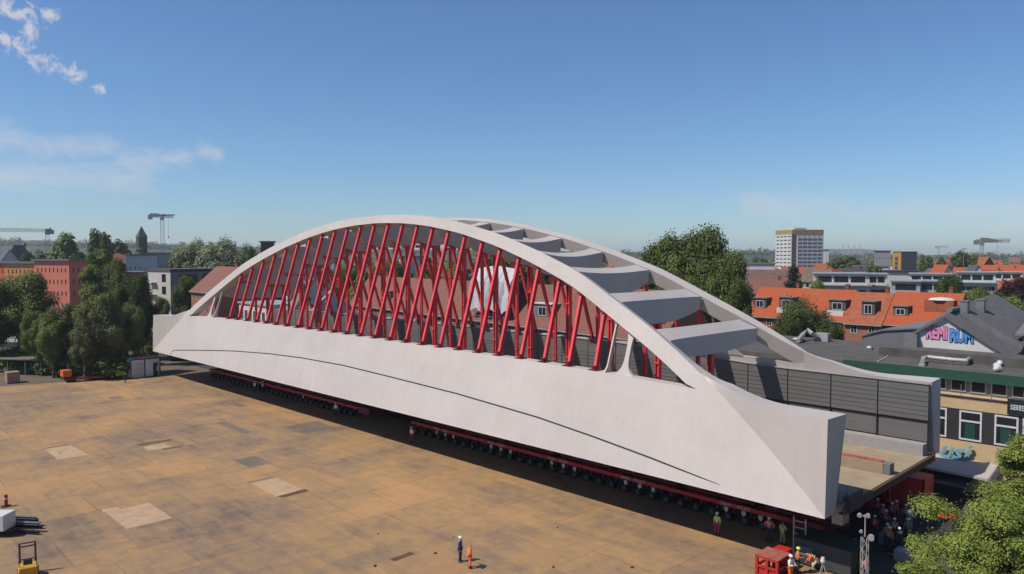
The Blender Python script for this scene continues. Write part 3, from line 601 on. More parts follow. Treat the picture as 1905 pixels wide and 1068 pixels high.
# lattice light mast with floodlights
p=gz(1607,1105); H=zat(975,46.8)
t=thing('light_mast','lattice light mast with floodlights standing before the right end of the bridge','light mast',(p.x,p.y,0))
b=MB(); zt=3.6
for sx in (-.17,.17):
    for sy in (-.17,.17): b.tube([(p.x+sx,p.y+sy,0),(p.x+sx,p.y+sy,zt)],.028,6)
for k in range(10):
    z0=k*zt/10; z1=z0+zt/10
    for (a,c) in (((-.17,-.17),(.17,-.17)),((.17,-.17),(.17,.17)),((.17,.17),(-.17,.17)),((-.17,.17),(-.17,-.17))):
        if k%2: a,c=c,a
        b.tube([(p.x+a[0],p.y+a[1],z0),(p.x+c[0],p.y+c[1],z1)],.014,5)
b.build('lattice',LGREY,t,world=True)
b=MB(); b.tube([(p.x,p.y,zt),(p.x,p.y,5.0)],.04,8); b.box(p.x-.3,p.x+.3,p.y-.03,p.y+.03,4.85,4.92); b.build('pole',LGREY,t,world=True)
for dx,dz,s in ((-.3,4.95,.9),(.2,5.05,.9),(.42,3.75,1.3),(-.2,3.95,.7)):
    b=MB(); c=Vector((p.x+dx,p.y-.08,dz)); b.tube([c+Vector((0,.12,0)),c+Vector((0,.02,-.02)),c+Vector((0,-.12*s,-.06))],[.06*s,.14*s,.16*s],12); b.build('floodlight',LGREY,t,world=True,smooth=False)
b=MB(); 
for k in range(3):
    a=R(120*k+20); b.beam((p.x,p.y,.5),(p.x+1.1*math.cos(a),p.y+1.1*math.sin(a),.05),.07,.07)
b.build('base_legs',LGREY,t,world=True)
# red container wall under the far side
t=thing('red_container','dark red shipping container behind the gathered workers','container',(-22.6,67.8,0))
b=MB(); 
x0,x1,y0,y1=-26.2,-19.5,66.6,69.0
b.box(x0,x1,y0+.05,y1,.15,2.62); b.build('body',RED,t,world=True)
b=MB()
for q in np.arange(x0+.1,x1-.1,.28): b.box(q,q+.14,y0,y0+.045,.2,2.55)
b.build('corrugation',RED,t,world=True)
b=MB(); 
for X_ in (x0,x1-.12): b.box(X_-.01,X_+.13,y0-.02,y0+.1,0,2.66)
b.build('corner_posts',DRED,t,world=True)
# on the deck
t=thing('deck_barrier','sand coloured barrier with a dusty red top on the bridge deck','barrier',(-23.4,59.2,4.7))
obox(t,'block',-27.5,-20.0,58.6,59.5,4.705,5.5,mat('sand barrier',(.40,.32,.22),.85,.1)); obox(t,'top',-27.4,-20.1,58.7,59.4,5.503,5.56,mat('dusty red top',(.42,.11,.09),.8,.4,2.5,detail=8)); obox(t,'end_plate',-19.98,-19.5,58.6,59.5,4.705,5.5,GREY)
t=thing('membrane_roll','white sheet wrapped bundle lying on the bridge deck by the barrier','bundle',(-29.2,59.1,4.7))
b=MB(); b.tube([(-31.0,59.1,5.12),(-30.9,59.1,5.12),(-27.7,59.0,5.12),(-27.62,59.0,5.12)],[.3,.4,.4,.3],12); b.build('roll',WHITE,t,world=True)
b=MB(); b.box(-30.6,-30.4,58.68,59.52,4.71,5.56); b.box(-28.4,-28.2,58.6,59.42,4.71,5.56); b.build('strap',GREY,t,world=True)
t=thing('tool_crate','blue and white tool crate on the bridge deck behind the wrapped bundle','crate',(-31.0,62.2,4.7))
obox(t,'crate',-31.6,-30.4,61.6,62.8,4.705,5.5,mat('blue crate',(.10,.18,.38),.6)); obox(t,'lid',-31.65,-30.35,61.55,62.85,5.503,5.6,WHITE)
# loose things at the lower right
p=gz(1510,1085); t=thing('timber_baulk','pale timber baulk lying across the plates by the bending worker','timber',(p.x,p.y,0)); b=MB(); b.beam((p.x-1.2,p.y-1.4,.12),(p.x+1.2,p.y+.9,.12),.4,.22); b.build('baulk',mat('pale timber',(.42,.33,.22),.85,.2,3,stretch=(1,6,1)),t,world=True)
p=gz(1530,1090); t=thing('tripod','grey survey tripod with a white head near the dark container','tripod',(p.x,p.y,0)); b=MB()
for k in range(3):
    a=R(120*k); b.tube([(p.x,p.y,1.5),(p.x+.5*math.cos(a),p.y+.5*math.sin(a),0)],.03,6)
b.build('legs',LGREY,t,world=True); b=MB(); b.tube([(p.x,p.y,1.48),(p.x,p.y,1.6),(p.x,p.y,1.85)],[.12,.16,.1],10); b.build('head',WHITE,t,world=True)
for i,(px,py,w) in enumerate(((1655,1012,1.3),(1690,1045,1.6),(1668,1030,1.0))):
    p=gz(px,py); t=thing('material_crate',['grey crate at the foot of the workers under the leafy tree','pale crate half hidden by the leafy tree','small dark crate beside the pale crate under the tree'][i],'crate',(p.x,p.y,0)); mm_=[GREY,LGREY,BLK][i]
    obox(t,'body',p.x-w/2,p.x+w/2,p.y-.5,p.y+.5,.1,.75,mm_); obox(t,'pallet',p.x-w/2,p.x+w/2,p.y-.5,p.y+.5,0,.095,PT)
for i,(px,py) in enumerate(((1747,962),(1764,963))):
    p=gz(px,py,2.3); t=thing('parasol',['red parasol on the left of the pair above the leafy tree','red parasol on the right of the pair above the leafy tree','orange parasol at the left edge of the leafy tree'][i],'parasol',(p.x,p.y+1,0))
    b=MB(); r_=.42; n=8; cpt=(p.x,p.y+1,2.5); rim=[(p.x+r_*math.cos(2*math.pi*k/n),p.y+1+r_*math.sin(2*math.pi*k/n),2.1) for k in range(n)]
    b.add([cpt]+rim,[(0,k+1,(k+1)%n+1) for k in range(n)]); b.build('canopy',mat('scarlet canvas',(.75,.06,.03),.8),t,world=True); b=MB(); b.tube([(p.x,p.y+1,0),(p.x,p.y+1,2.48)],.03,6); b.build('pole',GREY,t,world=True)
# ------------------------------------------------------------ left foreground and yard edge things
p=ground_at(36,48.0); t=thing('forklift','small yellow forklift with raised mast at the lower left corner','forklift',(p.x,p.y,0),math.atan2(-p.x,p.y))
def lb(t,name,boxes,m_,bev=.02):
    b=MB()
    for q in boxes: b.box(*q)
    return b.build(name,m_,t,bevel=bev)
YEL=mat('yellow machine paint',(.65,.36,.03),.5,.12,2)
lb(t,'mast',[(-.5,-.38,1.0,1.12,.1,2.05),(.38,.5,1.0,1.12,.1,2.05),(-.38,.38,1.02,1.1,1.75,1.83),(-.38,.38,1.02,1.1,.9,.97),(-.38,.38,1.02,1.1,1.97,2.05)],mat('brown mast',(.10,.06,.06),.5))
lb(t,'body',[(-.55,.55,-1.0,.7,.3,.85),(-.5,.5,-1.1,-.5,.85,1.1)],YEL,.06); lb(t,'seat',[(-.25,.25,-.4,.1,.86,1.0),(-.25,.25,-.48,-.36,.86,1.4)],BLK); lb(t,'guard',[(-.5,-.45,-.9,-.85,1.1,1.55),(.45,.5,-.9,-.85,1.1,1.55)],BLK)
for s in (-1,1): lb(t,'fork',[(s*.3-.06,s*.3+.06,1.13,2.1,.08,.13),(s*.3-.06,s*.3+.06,1.13,1.18,.08,.6)],BLK)
for sx in (-.5,.5):
    for sy in (-.7,.55):
        b=MB(); b.tube([(sx-.1,sy,.28),(sx+.1,sy,.28)],.28,14); b.build('wheel',RUBBER,t)
for i in range(7):
    p=ground_at(-6,58.5-i*.4); L_=3.2+random.random()*1.0; zz=.12+(i%3)*.24
    t=thing('steel_section','dark steel section in the stack at the left edge of the yard','steel beam',(p.x,p.y,zz),group='stacked steel sections at the left edge of the yard'); b=MB()
    a=R(40+random.uniform(-4,4)); d=Vector((math.cos(a),math.sin(a),0)); b.beam(-d*.8,d*(L_-.8),.24,.03); b.beam(-d*.8+Vector((0,0,.16)),d*(L_-.8)+Vector((0,0,.16)),.24,.03); b.beam(-d*.8+Vector((0,0,.08)),d*(L_-.8)+Vector((0,0,.08)),.03,.13); b.build('section',[BLK,BLK,GREY][i%3],t)
p=ground_at(-26,55.6); t=thing('white_trailer','white box trailer cut by the left picture edge','trailer',(p.x,p.y,0),R(45)); lb(t,'body',[(-1.2,1.2,-.7,.7,.5,1.7)],WHITE,.05); lb(t,'frame',[(-1.2,1.7,-.4,.4,.38,.48)],BLK)
for s in (-.75,.75): b=MB(); b.tube([(0,s-.1,.32),(0,s+.1,.32)],.32,14); b.build('wheel',RUBBER,t)
p=ground_at(-2,62); t=thing('red_barrier','red and white barrier post at the left picture edge','barrier',(p.x,p.y,0)); lb(t,'post',[(-.12,.12,-.12,.12,.06,1.0)],FR); lb(t,'foot',[(-.35,.35,-.35,.35,0,.055)],BLK); lb(t,'band',[(-.125,.125,-.125,.125,.6,.75)],WHITE)
# white site container
pa=gz(244,705); pb=gz(298,699); dv=(pb-pa); ang=math.atan2(dv.y,dv.x); Lc=dv.length
t=thing('site_container','white site cabin with blue frame beside the left end of the bridge','site cabin',(pa.x,pa.y,0),ang)
CW=mat('cabin white',(.85,.85,.86),.6,.08,1.5); BF=mat('cabin blue frame',(.03,.05,.16),.5)
lb(t,'body',[(0.05,Lc,.05,2.6,.1,3.1)],CW); 
b=MB(); hC=3.1
for q in (0,Lc*.47,Lc): b.box(q-.09,q+.09,-.02,.06,.0,hC+.1)
b.box(-.1,Lc+.1,-.03,.055,hC,hC+.18); b.box(-.1,Lc+.1,-.03,.055,0,.12); b.box(-.12,.04,2.5,2.65,0,hC+.1); b.build('frame',BF,t)
lb(t,'roof',[(-.15,Lc+.15,-.1,2.75,hC+.185,hC+.27)],mat('cabin roof',(.30,.25,.24),.7,.15)); lb(t,'red_trim',[(-.16,Lc+.16,-.115,-.105,hC+.17,hC+.30)],FR)
lb(t,'door',[(Lc*.76,Lc*.93,.0,.045,.12,2.4)],BLK); lb(t,'shutter',[(.25,Lc*.42,.0,.045,.3,2.7)],mat('cabin shutter',(.62,.61,.60),.6,.06,2,stretch=(1,1,20)))
# telehandler (lime green)
p=gz(197,705); t=thing('telehandler','lime green telehandler parked left of the white site cabin','telehandler',(p.x,p.y+1.2,0),R(20))
LIM=mat('lime machine paint',(.42,.66,.08),.45,.1,2)
lb(t,'chassis',[(-2.0,2.0,-.9,.9,.55,1.15),(1.2,2.3,-.8,.8,1.15,1.7)],LIM,.08); lb(t,'cab',[(-.6,.7,-.95,-.1,1.15,2.35)],GLASS,.08); lb(t,'cab_roof',[(-.7,.8,-1.0,0,2.36,2.45)],LIM,.03)
b=MB(); b.beam((1.9,.35,1.9),(-2.9,.35,2.7),.3,.3); b.build('boom',LIM,t); b=MB(); b.beam((-2.9,.35,2.65),(-3.4,.35,1.2),.2,.2); b.box(-3.7,-3.3,-.4,.9,.9,1.2); b.build('fork_head',BLK,t)
for sx in (-1.3,1.3):
    for sy in (-1.0,1.0):
        b=MB(); b.tube([(sx,sy-.2,.55),(sx,sy-.16,.55),(sx,sy+.16,.55),(sx,sy+.2,.55)],[.48,.55,.55,.48],16); w=b.build('wheel',RUBBER,t); b=MB(); b.tube([(sx,sy-.22,.55),(sx,sy+.22,.55)],.25,12); b.build('rim',LIM,w)
# low red trailer with an orange box
p=gz(120,711); q=gz(196,706); t=thing('low_trailer','long low dark red trailer lying along the rear edge of the yard','trailer',(p.x,p.y,0)); b=MB(); b.beam((p.x,p.y,.55),(q.x,q.y,.55),1.6,.25,side=(1,.5,0)); b.build('bed',DRED,t,world=True)
b=MB(); 
for f in (.08,.2,.8,.9):
    c=p.lerp(q,f); b.tube([(c.x,c.y-.1,.35),(c.x+.4,c.y+.1,.35)],.34,12)
b.build('wheels',RUBBER,t,world=True)
t=thing('orange_bin','orange steel bin standing on the low trailer','bin',(p.x,p.y,.7)); b=MB(); b.box(p.x-.9,p.x+.9,p.y-.4,p.y+.9,.95,2.0); b.build('tub',mat('orange bin paint',(.75,.17,.02),.5),t,world=True,bevel=.03); obox(t,'base',p.x-.8,p.x+.8,p.y-.3,p.y+.8,.69,.94,BLK)
b=MB(); b.beam((p.x+.3,p.y+.6,2.0),(p.x-.2,p.y+.5,2.9),.06,.06); b.build('lever',GREY,t,world=True)
p=gz(14,713); t=thing('plywood_crate','tan plywood crate at the far left edge of the yard','crate',(p.x,p.y,0)); obox(t,'box',p.x-.9,p.x+.9,p.y-.2,p.y+1.6,.12,1.85,mat('plywood',(.42,.27,.17),.8,.12,2)); obox(t,'skid',p.x-.9,p.x+.9,p.y-.1,p.y+1.5,0,.115,BLK)
# open shed with a mossy flat roof
t0=ground_at(45,133); t=thing('open_shed','low open shed with a mossy grey roof behind the tan crate','shed',(t0.x,t0.y,0),R(38))
lb(t,'roof',[(-5.5,5.0,-2.6,2.6,2.7,2.88)],mat('mossy shed roof',(.18,.17,.12),.9,.4,1.2,detail=8)); lb(t,'back_wall',[(-5.2,4.8,2.3,2.45,0,2.69)],mat('dark boards',(.035,.03,.028),.9,.3,2))
for q in (-5.0,-1.8,1.6,4.6): lb(t,'post',[(q-.07,q+.07,-2.4,-2.26,0,2.69)],GREY)
for q in range(3): lb(t,'rack',[(-4.6+q*3,-2.6+q*3,0,1.6,.0,.9+q*.3)],[GREY,BLK,DRED][q])
t0=ground_at(6,146); t=thing('grey_house','low grey roofed house with pale wall at the far left edge','house',(t0.x,t0.y,0),R(38)); lb(t,'wall',[(-6,5,-3,3,0,4.6)],mat('pale green render',(.36,.38,.30),.85)); 
b=MB(); b.prism([(-6.3,-3.4,4.5),(-6.3,0,6.4),(-6.3,3.4,4.5)],(11.6,0,0)); b.build('roof',mat('grey sheet roof',(.33,.32,.32),.8,.2,1.5),t); lb(t,'skylight',[(1.0,2.6,-2.2,-1.2,5.55,5.7)],WHITE)

# clods and scraps on the yard plates
for i in range(12):
    px=random.uniform(80,1250); py=random.uniform(760,1060)
    g=gz(px,py)
    if g.y>46: continue
    s_=random.uniform(.04,.09); t=thing('dirt_clod','small dark clod of dirt lying on the open yard plates','clod',(g.x,g.y,s_*.3),random.uniform(0,3),group='dirt clods scattered over the yard plates')
    b=MB(); b.tube([(-s_*1.6,0,0),(-s_*.6,s_*.3,s_*.3),(s_*.7,-s_*.2,s_*.2),(s_*1.5,0,0)],[s_*.3,s_,s_*.8,s_*.2],7); b.build('clod',RUST,t)
# ------------------------------------------------------------ buildings
def fp(x,y):  # rotation so that local -y faces the camera
    return math.atan2(-x,y)
_win={}
def win_meshes(w,h,style='white',bars=1):
    k=(round(w,2),round(h,2),style,bars)
    if k in _win: return _win[k]
    fm={'white':WHITE,'dark':BLK,'grey':LGREY,'none':None}[style]; fr=None
    if fm is not None:
        b=MB(); t=.09
        for q in ((-w/2,-w/2+t,0,h),(w/2-t,w/2,0,h),(-w/2+t,w/2-t,0,t),(-w/2+t,w/2-t,h-t,h)): b.box(q[0],q[1],-.07,.0,q[2],q[3])
        for i in range(bars): x=-w/2+w*(i+1)/(bars+1); b.box(x-.035,x+.035,-.06,0,t,h-t)
        fr=b.mesh('window',fm)
    b=MB(); b.box(-w/2+.02,w/2-.02,-.03,0.02,.02,h-.02); pn=b.mesh('pane',GLASS)
    _win[k]=(fr,pn); return _win[k]
def window(t,x,y,z,w,h,style='white',bars=1,rz=0):
    fr,pn=win_meshes(w,h,style,bars)
    if fr is None: return inst('window',pn,t,(x,y,z),rz)
    f=inst('window',fr,t,(x,y,z),rz); inst('pane',pn,f,(0,0,0)); return f
def walls(t,w,d,h,m_,name='wall',z0=0):
    b=MB(); b.box(-w/2,w/2,-d/2,d/2,z0,h); return b.build(name,m_,t)
def flat_roof(t,w,d,h,m_,o=.3,th=.3,name='roof'):
    b=MB(); b.box(-w/2-o,w/2+o,-d/2-o,d/2+o,h+.003,h+th); return b.build(name,m_,t)
def gable_x(t,w,d,h,rise,m_,o=.35,wall=None,th=.22):   # ridge along x
    b=MB(); y=d/2+o; zz=h-rise*o/(d/2)
    b.loft([[(x,-y,zz),(x,0,h+rise),(x,y,zz),(x,y,zz-th*.0+th),(x,0,h+rise+th),(x,-y,zz+th)] for x in (-w/2-o,w/2+o)]); r=b.build('roof',m_,t)
    if wall: b=MB(); b.prism([(-w/2,-d/2,h),(-w/2,d/2,h),(-w/2,0,h+rise-.02)],(w,0,0)); b.build('gable',wall,t)
    return r
def gable_y(t,w,d,h,rise,m_,o=.35,wall=None,th=.22):
    b=MB(); x=w/2+o; zz=h-rise*o/(w/2)
    b.loft([[(-x,y,zz),(0,y,h+rise),(x,y,zz),(x,y,zz+th),(0,y,h+rise+th),(-x,y,zz+th)] for y in (-d/2-o,d/2+o)]); r=b.build('roof',m_,t)
    if wall: b=MB(); b.prism([(-w/2,-d/2,h),(w/2,-d/2,h),(0,-d/2,h+rise-.02)],(0,d,0)); b.build('gable',wall,t)
    return r
def wingrid(t,w,d,h,cols,rows,ww,wh,z0=1.0,dz=2.9,style='white',side=False,margin=1.0,bars=1,face='front'):
    for r_ in range(rows):
        for c in range(cols):
            u=(-w/2+margin+(w-2*margin)*(c+.5)/cols)
            if face=='front': window(t,u,-d/2-.005,z0+r_*dz,ww,wh,style,bars)
            elif face=='right': window(t,w/2+.005,(-d/2+margin+(d-2*margin)*(c+.5)/cols),z0+r_*dz,ww,wh,style,bars,R(90))
            elif face=='left': window(t,-w/2-.005,(-d/2+margin+(d-2*margin)*(c+.5)/cols),z0+r_*dz,ww,wh,style,bars,R(-90))
def chimney(t,x,y,z0,z1,m_=None,s=.6,parent=None):
    b=MB(); b.box(x-s/2,x+s/2,y-s/2,y+s/2,z0,z1); b.box(x-s/2-.06,x+s/2+.06,y-s/2-.06,y+s/2+.06,z1+.003,z1+.14); return b.build('chimney',m_ or BRICK,parent or t)
BRICK=mat('red brick',(.26,.095,.06),.9,.2,3,bump=.1); SBRICK=mat('salmon brick',(.42,.17,.10),.9,.12,2); ORTILE=mat('orange roof tiles',(.46,.100,.032),.85,.25,2.2,stretch=(1,1,5),bump=.5,bscale=5,detail=9)
BRTILE=mat('brown red roof tiles',(.26,.105,.075),.85,.15,1.0,stretch=(1,1,4),bump=.15); DBTILE=mat('orange brown roof tiles',(.40,.115,.05),.85,.2,1.2,bump=.15); GRTILE=mat('grey roof slates',(.12,.12,.125),.8,.15,1.2); FLATR=mat('grey bitumen roof',(.12,.112,.10),.95,.25,.5,detail=8)
CREAMW=mat('cream stucco',(.70,.51,.28),.9,.07,.5,detail=8); WREND=mat('white render',(.74,.72,.69),.85,.05,.7); GREND=mat('grey render',(.34,.33,.32),.85,.06,.7); BREND=mat('beige render',(.66,.62,.55),.85,.06,.7)
PINKR=mat('pink render',(.86,.27,.17),.9,.06,.5); ORR=mat('orange render',(.85,.20,.06),.9,.06,.5); OCHR=mat('ochre render',(.80,.36,.12),.9,.06,.5); PURP=mat('purple brown render',(.16,.08,.08),.9,.1,.5)
CLAD=mat('grey metal cladding',(.18,.185,.19),.6,.08,1.0,stretch=(6,6,.2)); CLADR=mat('grey sheet metal roof',(.21,.21,.22),.6,.1,.5,stretch=(1,.2,1))
# --- the long building with a green fascia, right behind the bridge
t=thing('flat_roofed_building','long cream building with green roof edge and recessed top floor behind the bridge','building',(-25,86,0))
b=MB(); b.box(-46,-3,75,96,0,8.2); b.build('wall',CREAMW,t,world=True)
b=MB(); b.box(-46,-3,78.2,96,8.205,9.75); b.build('top_floor_wall',GREY,t,world=True)
b=MB(); b.box(-46.4,-2.6,77.6,96.4,9.75,10.28); b.build('roof',FLATR,t,world=True)
b=MB(); b.box(-29.5,-15.6,84.5,87.9,10.285,11.15); b.build('raised_roof_strip',FLATR,t,world=True)
b=MB(); b.box(-30.5,-2.5,77.45,77.59,9.5,10.40); b.build('roof_fascia',mat('dark green fascia',(.02,.085,.055),.6,.1),t,world=True)
b=MB(); b.box(-19.2,-2.6,84,96.3,10.285,10.31); b.build('green_roof_area',mat('green roof felt',(.045,.095,.065),.9,.2,.6),t,world=True)
b=MB(); b.box(-46,-3,75.02,75.3,8.205,8.5); b.build('terrace_parapet',mat('weathered parapet',(.36,.27,.17),.9,.25,1.5),t,world=True)
b=MB(); b.box(-46,-3,74.93,75.0,8.42,8.52); b.build('parapet_coping',RUST,t,world=True)
for x in np.arange(-45,-3.5,2.35): 
    b=MB(); b.tube([(x,74.95,8.5),(x,74.95,9.55)],.035,6); b.build('railing_post',GREY,t,world=True)
for x in np.arange(-44.5,-4,1.62):
    window_=inst('window',win_meshes(1.25,1.25,'grey',0)[0],t,(x-t.location.x,78.19-t.location.y,8.4)); inst('pane',win_meshes(1.25,1.25,'grey',0)[1],window_)
b=MB(); b.box(-46,-3,74.97,74.998,4.55,7.35); b.build('window_band',mat('dark window band',(.045,.04,.042),.6),t,world=True)
cur=mat('teal curtain',(.015,.075,.055),.9,.25,3,stretch=(8,1,.3)); curb=mat('beige curtain',(.40,.30,.2),.9,.25,3,stretch=(8,1,.3))
def big_window(x,w,ci):
    b=MB(); y=74.9; z0,z1=4.65,7.25; tt=.14
    for q in ((x-w/2,x-w/2+tt,z0,z1),(x+w/2-tt,x+w/2,z0,z1),(x-w/2+tt,x+w/2-tt,z0,z0+tt),(x-w/2+tt,x+w/2-tt,z1-tt,z1),(x-w/2+tt,x+w/2-tt,z1-.98,z1-.82)): b.box(q[0],q[1],y,y+.09,q[2],q[3])
    f=b.build('window',WHITE,t,world=True); b=MB(); b.box(x-w/2+tt,x+w/2-tt,y+.05,y+.065,z0+tt,z1-tt); g=b.build('pane',GLASS,f); 
    b=MB(); b.box(x-w/4,x+w/4*.8,y+.035,y+.048,z0+tt,z1-1.1); b.build('curtain',[cur,curb][ci],f)
for x,w,ci in ((-34.2,1.7,0),(-31.0,1.7,0),(-28.0,1.7,1),(-24.9,1.7,0),(-21.1,1.75,1),(-18.35,1.75,0),(-15.65,1.75,0),(-13.6,1.75,0),(-10.4,1.75,1)): big_window(x,w,ci)
t=thing('wall_sign','dark wall sign with two rows of small white script above the cream facade windows','sign',(-14.2,74.9,8)); SIGN=mat('sign panel',(.02,.028,.032),.5)
b=MB(); b.box(-15.6,-12.2,74.8,74.92,7.45,8.78); b.build('panel',SIGN,t,world=True); b=MB()
for r_ in range(3):
    for q in range(6): b.box(-15.35+q*.2,-15.22+q*.2+random.uniform(0,.05),74.785,74.797,7.9+r_*.16+random.uniform(-.02,.02),7.98+r_*.16+random.uniform(0,.03))
b.build('script_marks',WHITE,t,world=True)
t=thing('letter_sign','light blue slanted letters usi on the cream facade above the awning','sign',(-19.4,74.8,3.6)); BLU=mat('light blue sign',(.22,.50,.66),.5)
lettering('usi',2.1,(-19.6,74.60,3.55),(R(90),0,0),BLU,t,extr=.12,off=.03,shear=.35); b=MB(); b.beam((-21.0,74.8,3.15),(-18.4,74.8,3.15),.05,.05); b.build('sign_rail',BLK,t,world=True)
t=thing('awning','pale grey awning below the light blue letter sign','awning',(-18.6,73,2.6)); b=MB(); b.add([(-23,75,3.0),(-16.2,75,2.9),(-16.2,71.8,2.35),(-23,71.8,2.45),(-23,71.8,2.25),(-16.2,71.8,2.15)],[(0,1,2,3),(3,2,5,4)]); b.build('canvas',mat('pale awning canvas',(.52,.48,.44),.9,.06,1),t,world=True)
b=MB(); b.prism([(-16.15,75,2.95),(-16.15,71.8,2.35),(-16.15,71.8,2.0),(-16.15,75,2.0)],(.04,0,0)); b.build('side_flap',mat('pale awning canvas',(.5,.5,.5)),t,world=True)
t=thing('small_purple_sign','small purple sign with a white mark hanging at the awning corner','sign',(-22.2,71.9,2.9)); b=MB(); b.box(-22.9,-21.7,71.6,71.75,2.75,3.35); b.build('panel',mat('purple sign',(.22,.04,.13),.5),t,world=True); b=MB(); b.box(-22.4,-22.1,71.59,71.598,2.95,3.15); b.build('mark',WHITE,t,world=True)
t=thing('shop_awning','black shop awning with pale script under the pale awning','awning',(-21,71,1.6)); b=MB(); b.add([(-24.5,73,2.0),(-17.5,73,2.0),(-17.5,70.6,1.5),(-24.5,70.6,1.5),(-24.5,70.6,1.1),(-17.5,70.6,1.1)],[(0,1,2,3),(3,2,5,4)]); b.build('canvas',BLK,t,world=True); b=MB()
for q in range(9): b.box(-21.6+q*.19,-21.48+q*.19,70.57,70.59,1.2,1.33+.06*(q%2))
b.build('script_marks',WHITE,t,world=True)
# roof ducts, hood, rubble sacks
DUCT=mat('bare metal duct',(.55,.53,.49),.4,.12,2,metal=.2)
def roofz(px,py,z=10.75): p=gz(px,py,z); return (p.x,p.y,p.z)
t=thing('ventilation_duct','long pale ventilation duct bent twice on the flat roof nearest the green edge','duct',roofz(1760,669,10.3)); b=MB(); P_=[roofz(1716,672),roofz(1718,666),roofz(1725,664),roofz(1770,669),roofz(1797,671),roofz(1804,667),roofz(1812,642)]
b.tube(P_,.2,10); b.build('pipe',DUCT,t,world=True); b=MB(); q=roofz(1716,672); b.box(q[0]-.25,q[0]+.25,q[1]-.25,q[1]+.25,10.29,10.55); b.build('foot',DUCT,t,world=True); b=MB()
for k in (3,4): q=P_[k]; b.box(q[0]-.05,q[0]+.05,q[1]-.15,q[1]+.15,10.29,10.56)
b.build('stand',GREY,t,world=True)
t=thing('ventilation_duct','short silver duct with a dark fan box behind on the flat roof','duct',roofz(1700,634,10.3)); b=MB(); b.tube([roofz(1674,630,11.0),roofz(1700,633,11.0),roofz(1733,637,11.0)],.28,10); b.build('pipe',DUCT,t,world=True); q=roofz(1664,632,10.9); b=MB(); b.box(q[0]-.7,q[0]+.6,q[1]-.4,q[1]+.4,10.3,11.2); b.build('fan_box',BLK,t,world=True)
q=roofz(1740,640,10.9); b=MB(); b.tube([(q[0],q[1],10.3),(q[0],q[1],10.9),(q[0],q[1],11.0),(q[0],q[1],11.5)],[.4,.4,.25,.2],10); b.build('cowl',GREY,t,world=True)
t=thing('ventilation_duct','silver S shaped flue with box at the far left of the flat roof','duct',roofz(1500,630,10.3)); b=MB(); b.tube([roofz(1484,634,10.6),roofz(1494,622,11.1),roofz(1503,614,11.5),roofz(1512,622,11.2),roofz(1520,626,10.9)],.28,10); b.build('pipe',DUCT,t,world=True); q=roofz(1531,630,10.6); b=MB(); b.box(q[0]-.8,q[0]+.8,q[1]-.5,q[1]+.5,10.3,11.3); b.build('fan_box',LGREY,t,world=True)
for i,(px,py,lab) in enumerate(((1617,648,'small domed skylight alone on the left half of the flat roof'),(1668,647,'flat white skylight in front of the dark fan box'),(1484,632,'white skylight at the far left rear of the flat roof'))):
    q=roofz(px,py,10.4); t=thing('roof_skylight',lab,'skylight',(q[0],q[1],10.3)); b=MB(); w_=[.35,.9,.8][i]; b.box(-w_,w_,-.35,.35,-.01,.18); b.build('kerb',GREY,t); b=MB(); b.tube([(0,0,.18),(0,0,.3),(0,0,.36)],[w_*.8,w_*.6,.1],8); b.build('dome',WHITE,t)
t=thing('hose','dashed pale rope hanging in a curve across the flat roof','rope',roofz(1650,655,10.3)); b=MB(); b.tube([roofz(1656,644,10.33),roofz(1658,652,10.33),roofz(1654,660,10.33),roofz(1645,667,10.33),roofz(1633,672,10.33)],.05,6); b.build('line',WHITE,t,world=True)
for i in range(9):
    px=1838+random.uniform(-6,12)+i*2; py=650+i*4.6+random.uniform(-4,4); q=roofz(px,py,10.5); t=thing('rubble_sack','white rubble sack lying in the heap at the right of the flat roof','sack',(q[0],q[1],10.3),random.uniform(0,3),group='white rubble sacks on the flat roof')
    b=MB(); b.tube([(-.5,0,.2),(-.3,.05,.25),(.2,0,.28),(.5,-.05,.18)],[.1,.26,.3,.08],8); b.build('sack',WHITE,t)
# hall with the graffiti gable
t=thing('gabled_hall','grey clad hall with a white graffiti gable behind the flat roof','hall',(-24,96,0))
GA=(-24.05,14.35)
def zroof(x,ap): return ap[1]-(abs(x-ap[0]))*.63
b=MB(); b.prism([(-26.9,88,0),(-26.9,88,zroof(-26.9,GA)),(GA[0],88,GA[1]),(-18.3,88,zroof(-18.3,GA)),(-18.3,88,0)],(0,18,0)); b.build('wall',WREND,t,world=True)
b=MB(); ap2=(-24.05,14.6)
secs=[]
for y,ap in ((87.6,14.45),(91.0,14.75),(92,15.2),(107,16.0)):
    secs.append([(-27.3,y,ap-(3.25)*.66-.02),(GA[0],y,ap),(-17.9,y,ap-6.15*.63-.02),(-17.9,y,ap-6.15*.63+.3),(GA[0],y,ap+.32),(-27.3,y,ap-3.25*.66+.3)])
b.loft(secs); b.build('roof',mat('dark grey gable roof',(.155,.15,.145),.8,.15,1),t,world=True)
b=MB(); b.box(-24.35,-23.75,89,107,15.1,15.35); b.build('ridge_cap',GREY,t,world=True)
b=MB(); b.prism([(-33.3,90,0),(-33.3,90,11.6),(-31.0,90,12.4),(-26.95,90,12.9),(-26.95,90,0)],(0,15,0)); b.build('left_wing',CLAD,t,world=True)
b=MB(); b.prism([(-33.5,89.8,11.62),(-31.0,89.8,12.42),(-26.96,89.8,12.93),(-26.96,89.8,13.1),(-31,89.8,12.62),(-33.5,89.8,11.8)],(0,15.6,0)); b.build('left_wing_roof',CLADR,t,world=True)
b=MB(); b.box(-18.25,-13.6,93,106,0,12.6); b.build('right_wing',CLAD,t,world=True)
b=MB(); b.prism([(-18.8,92.6,12.61),(-13.3,92.6,12.61),(-13.3,92.6,12.8),(-18.8,92.6,12.8)],(-.6,14,2.2)); b.build('right_wing_roof',CLADR,t,world=True)
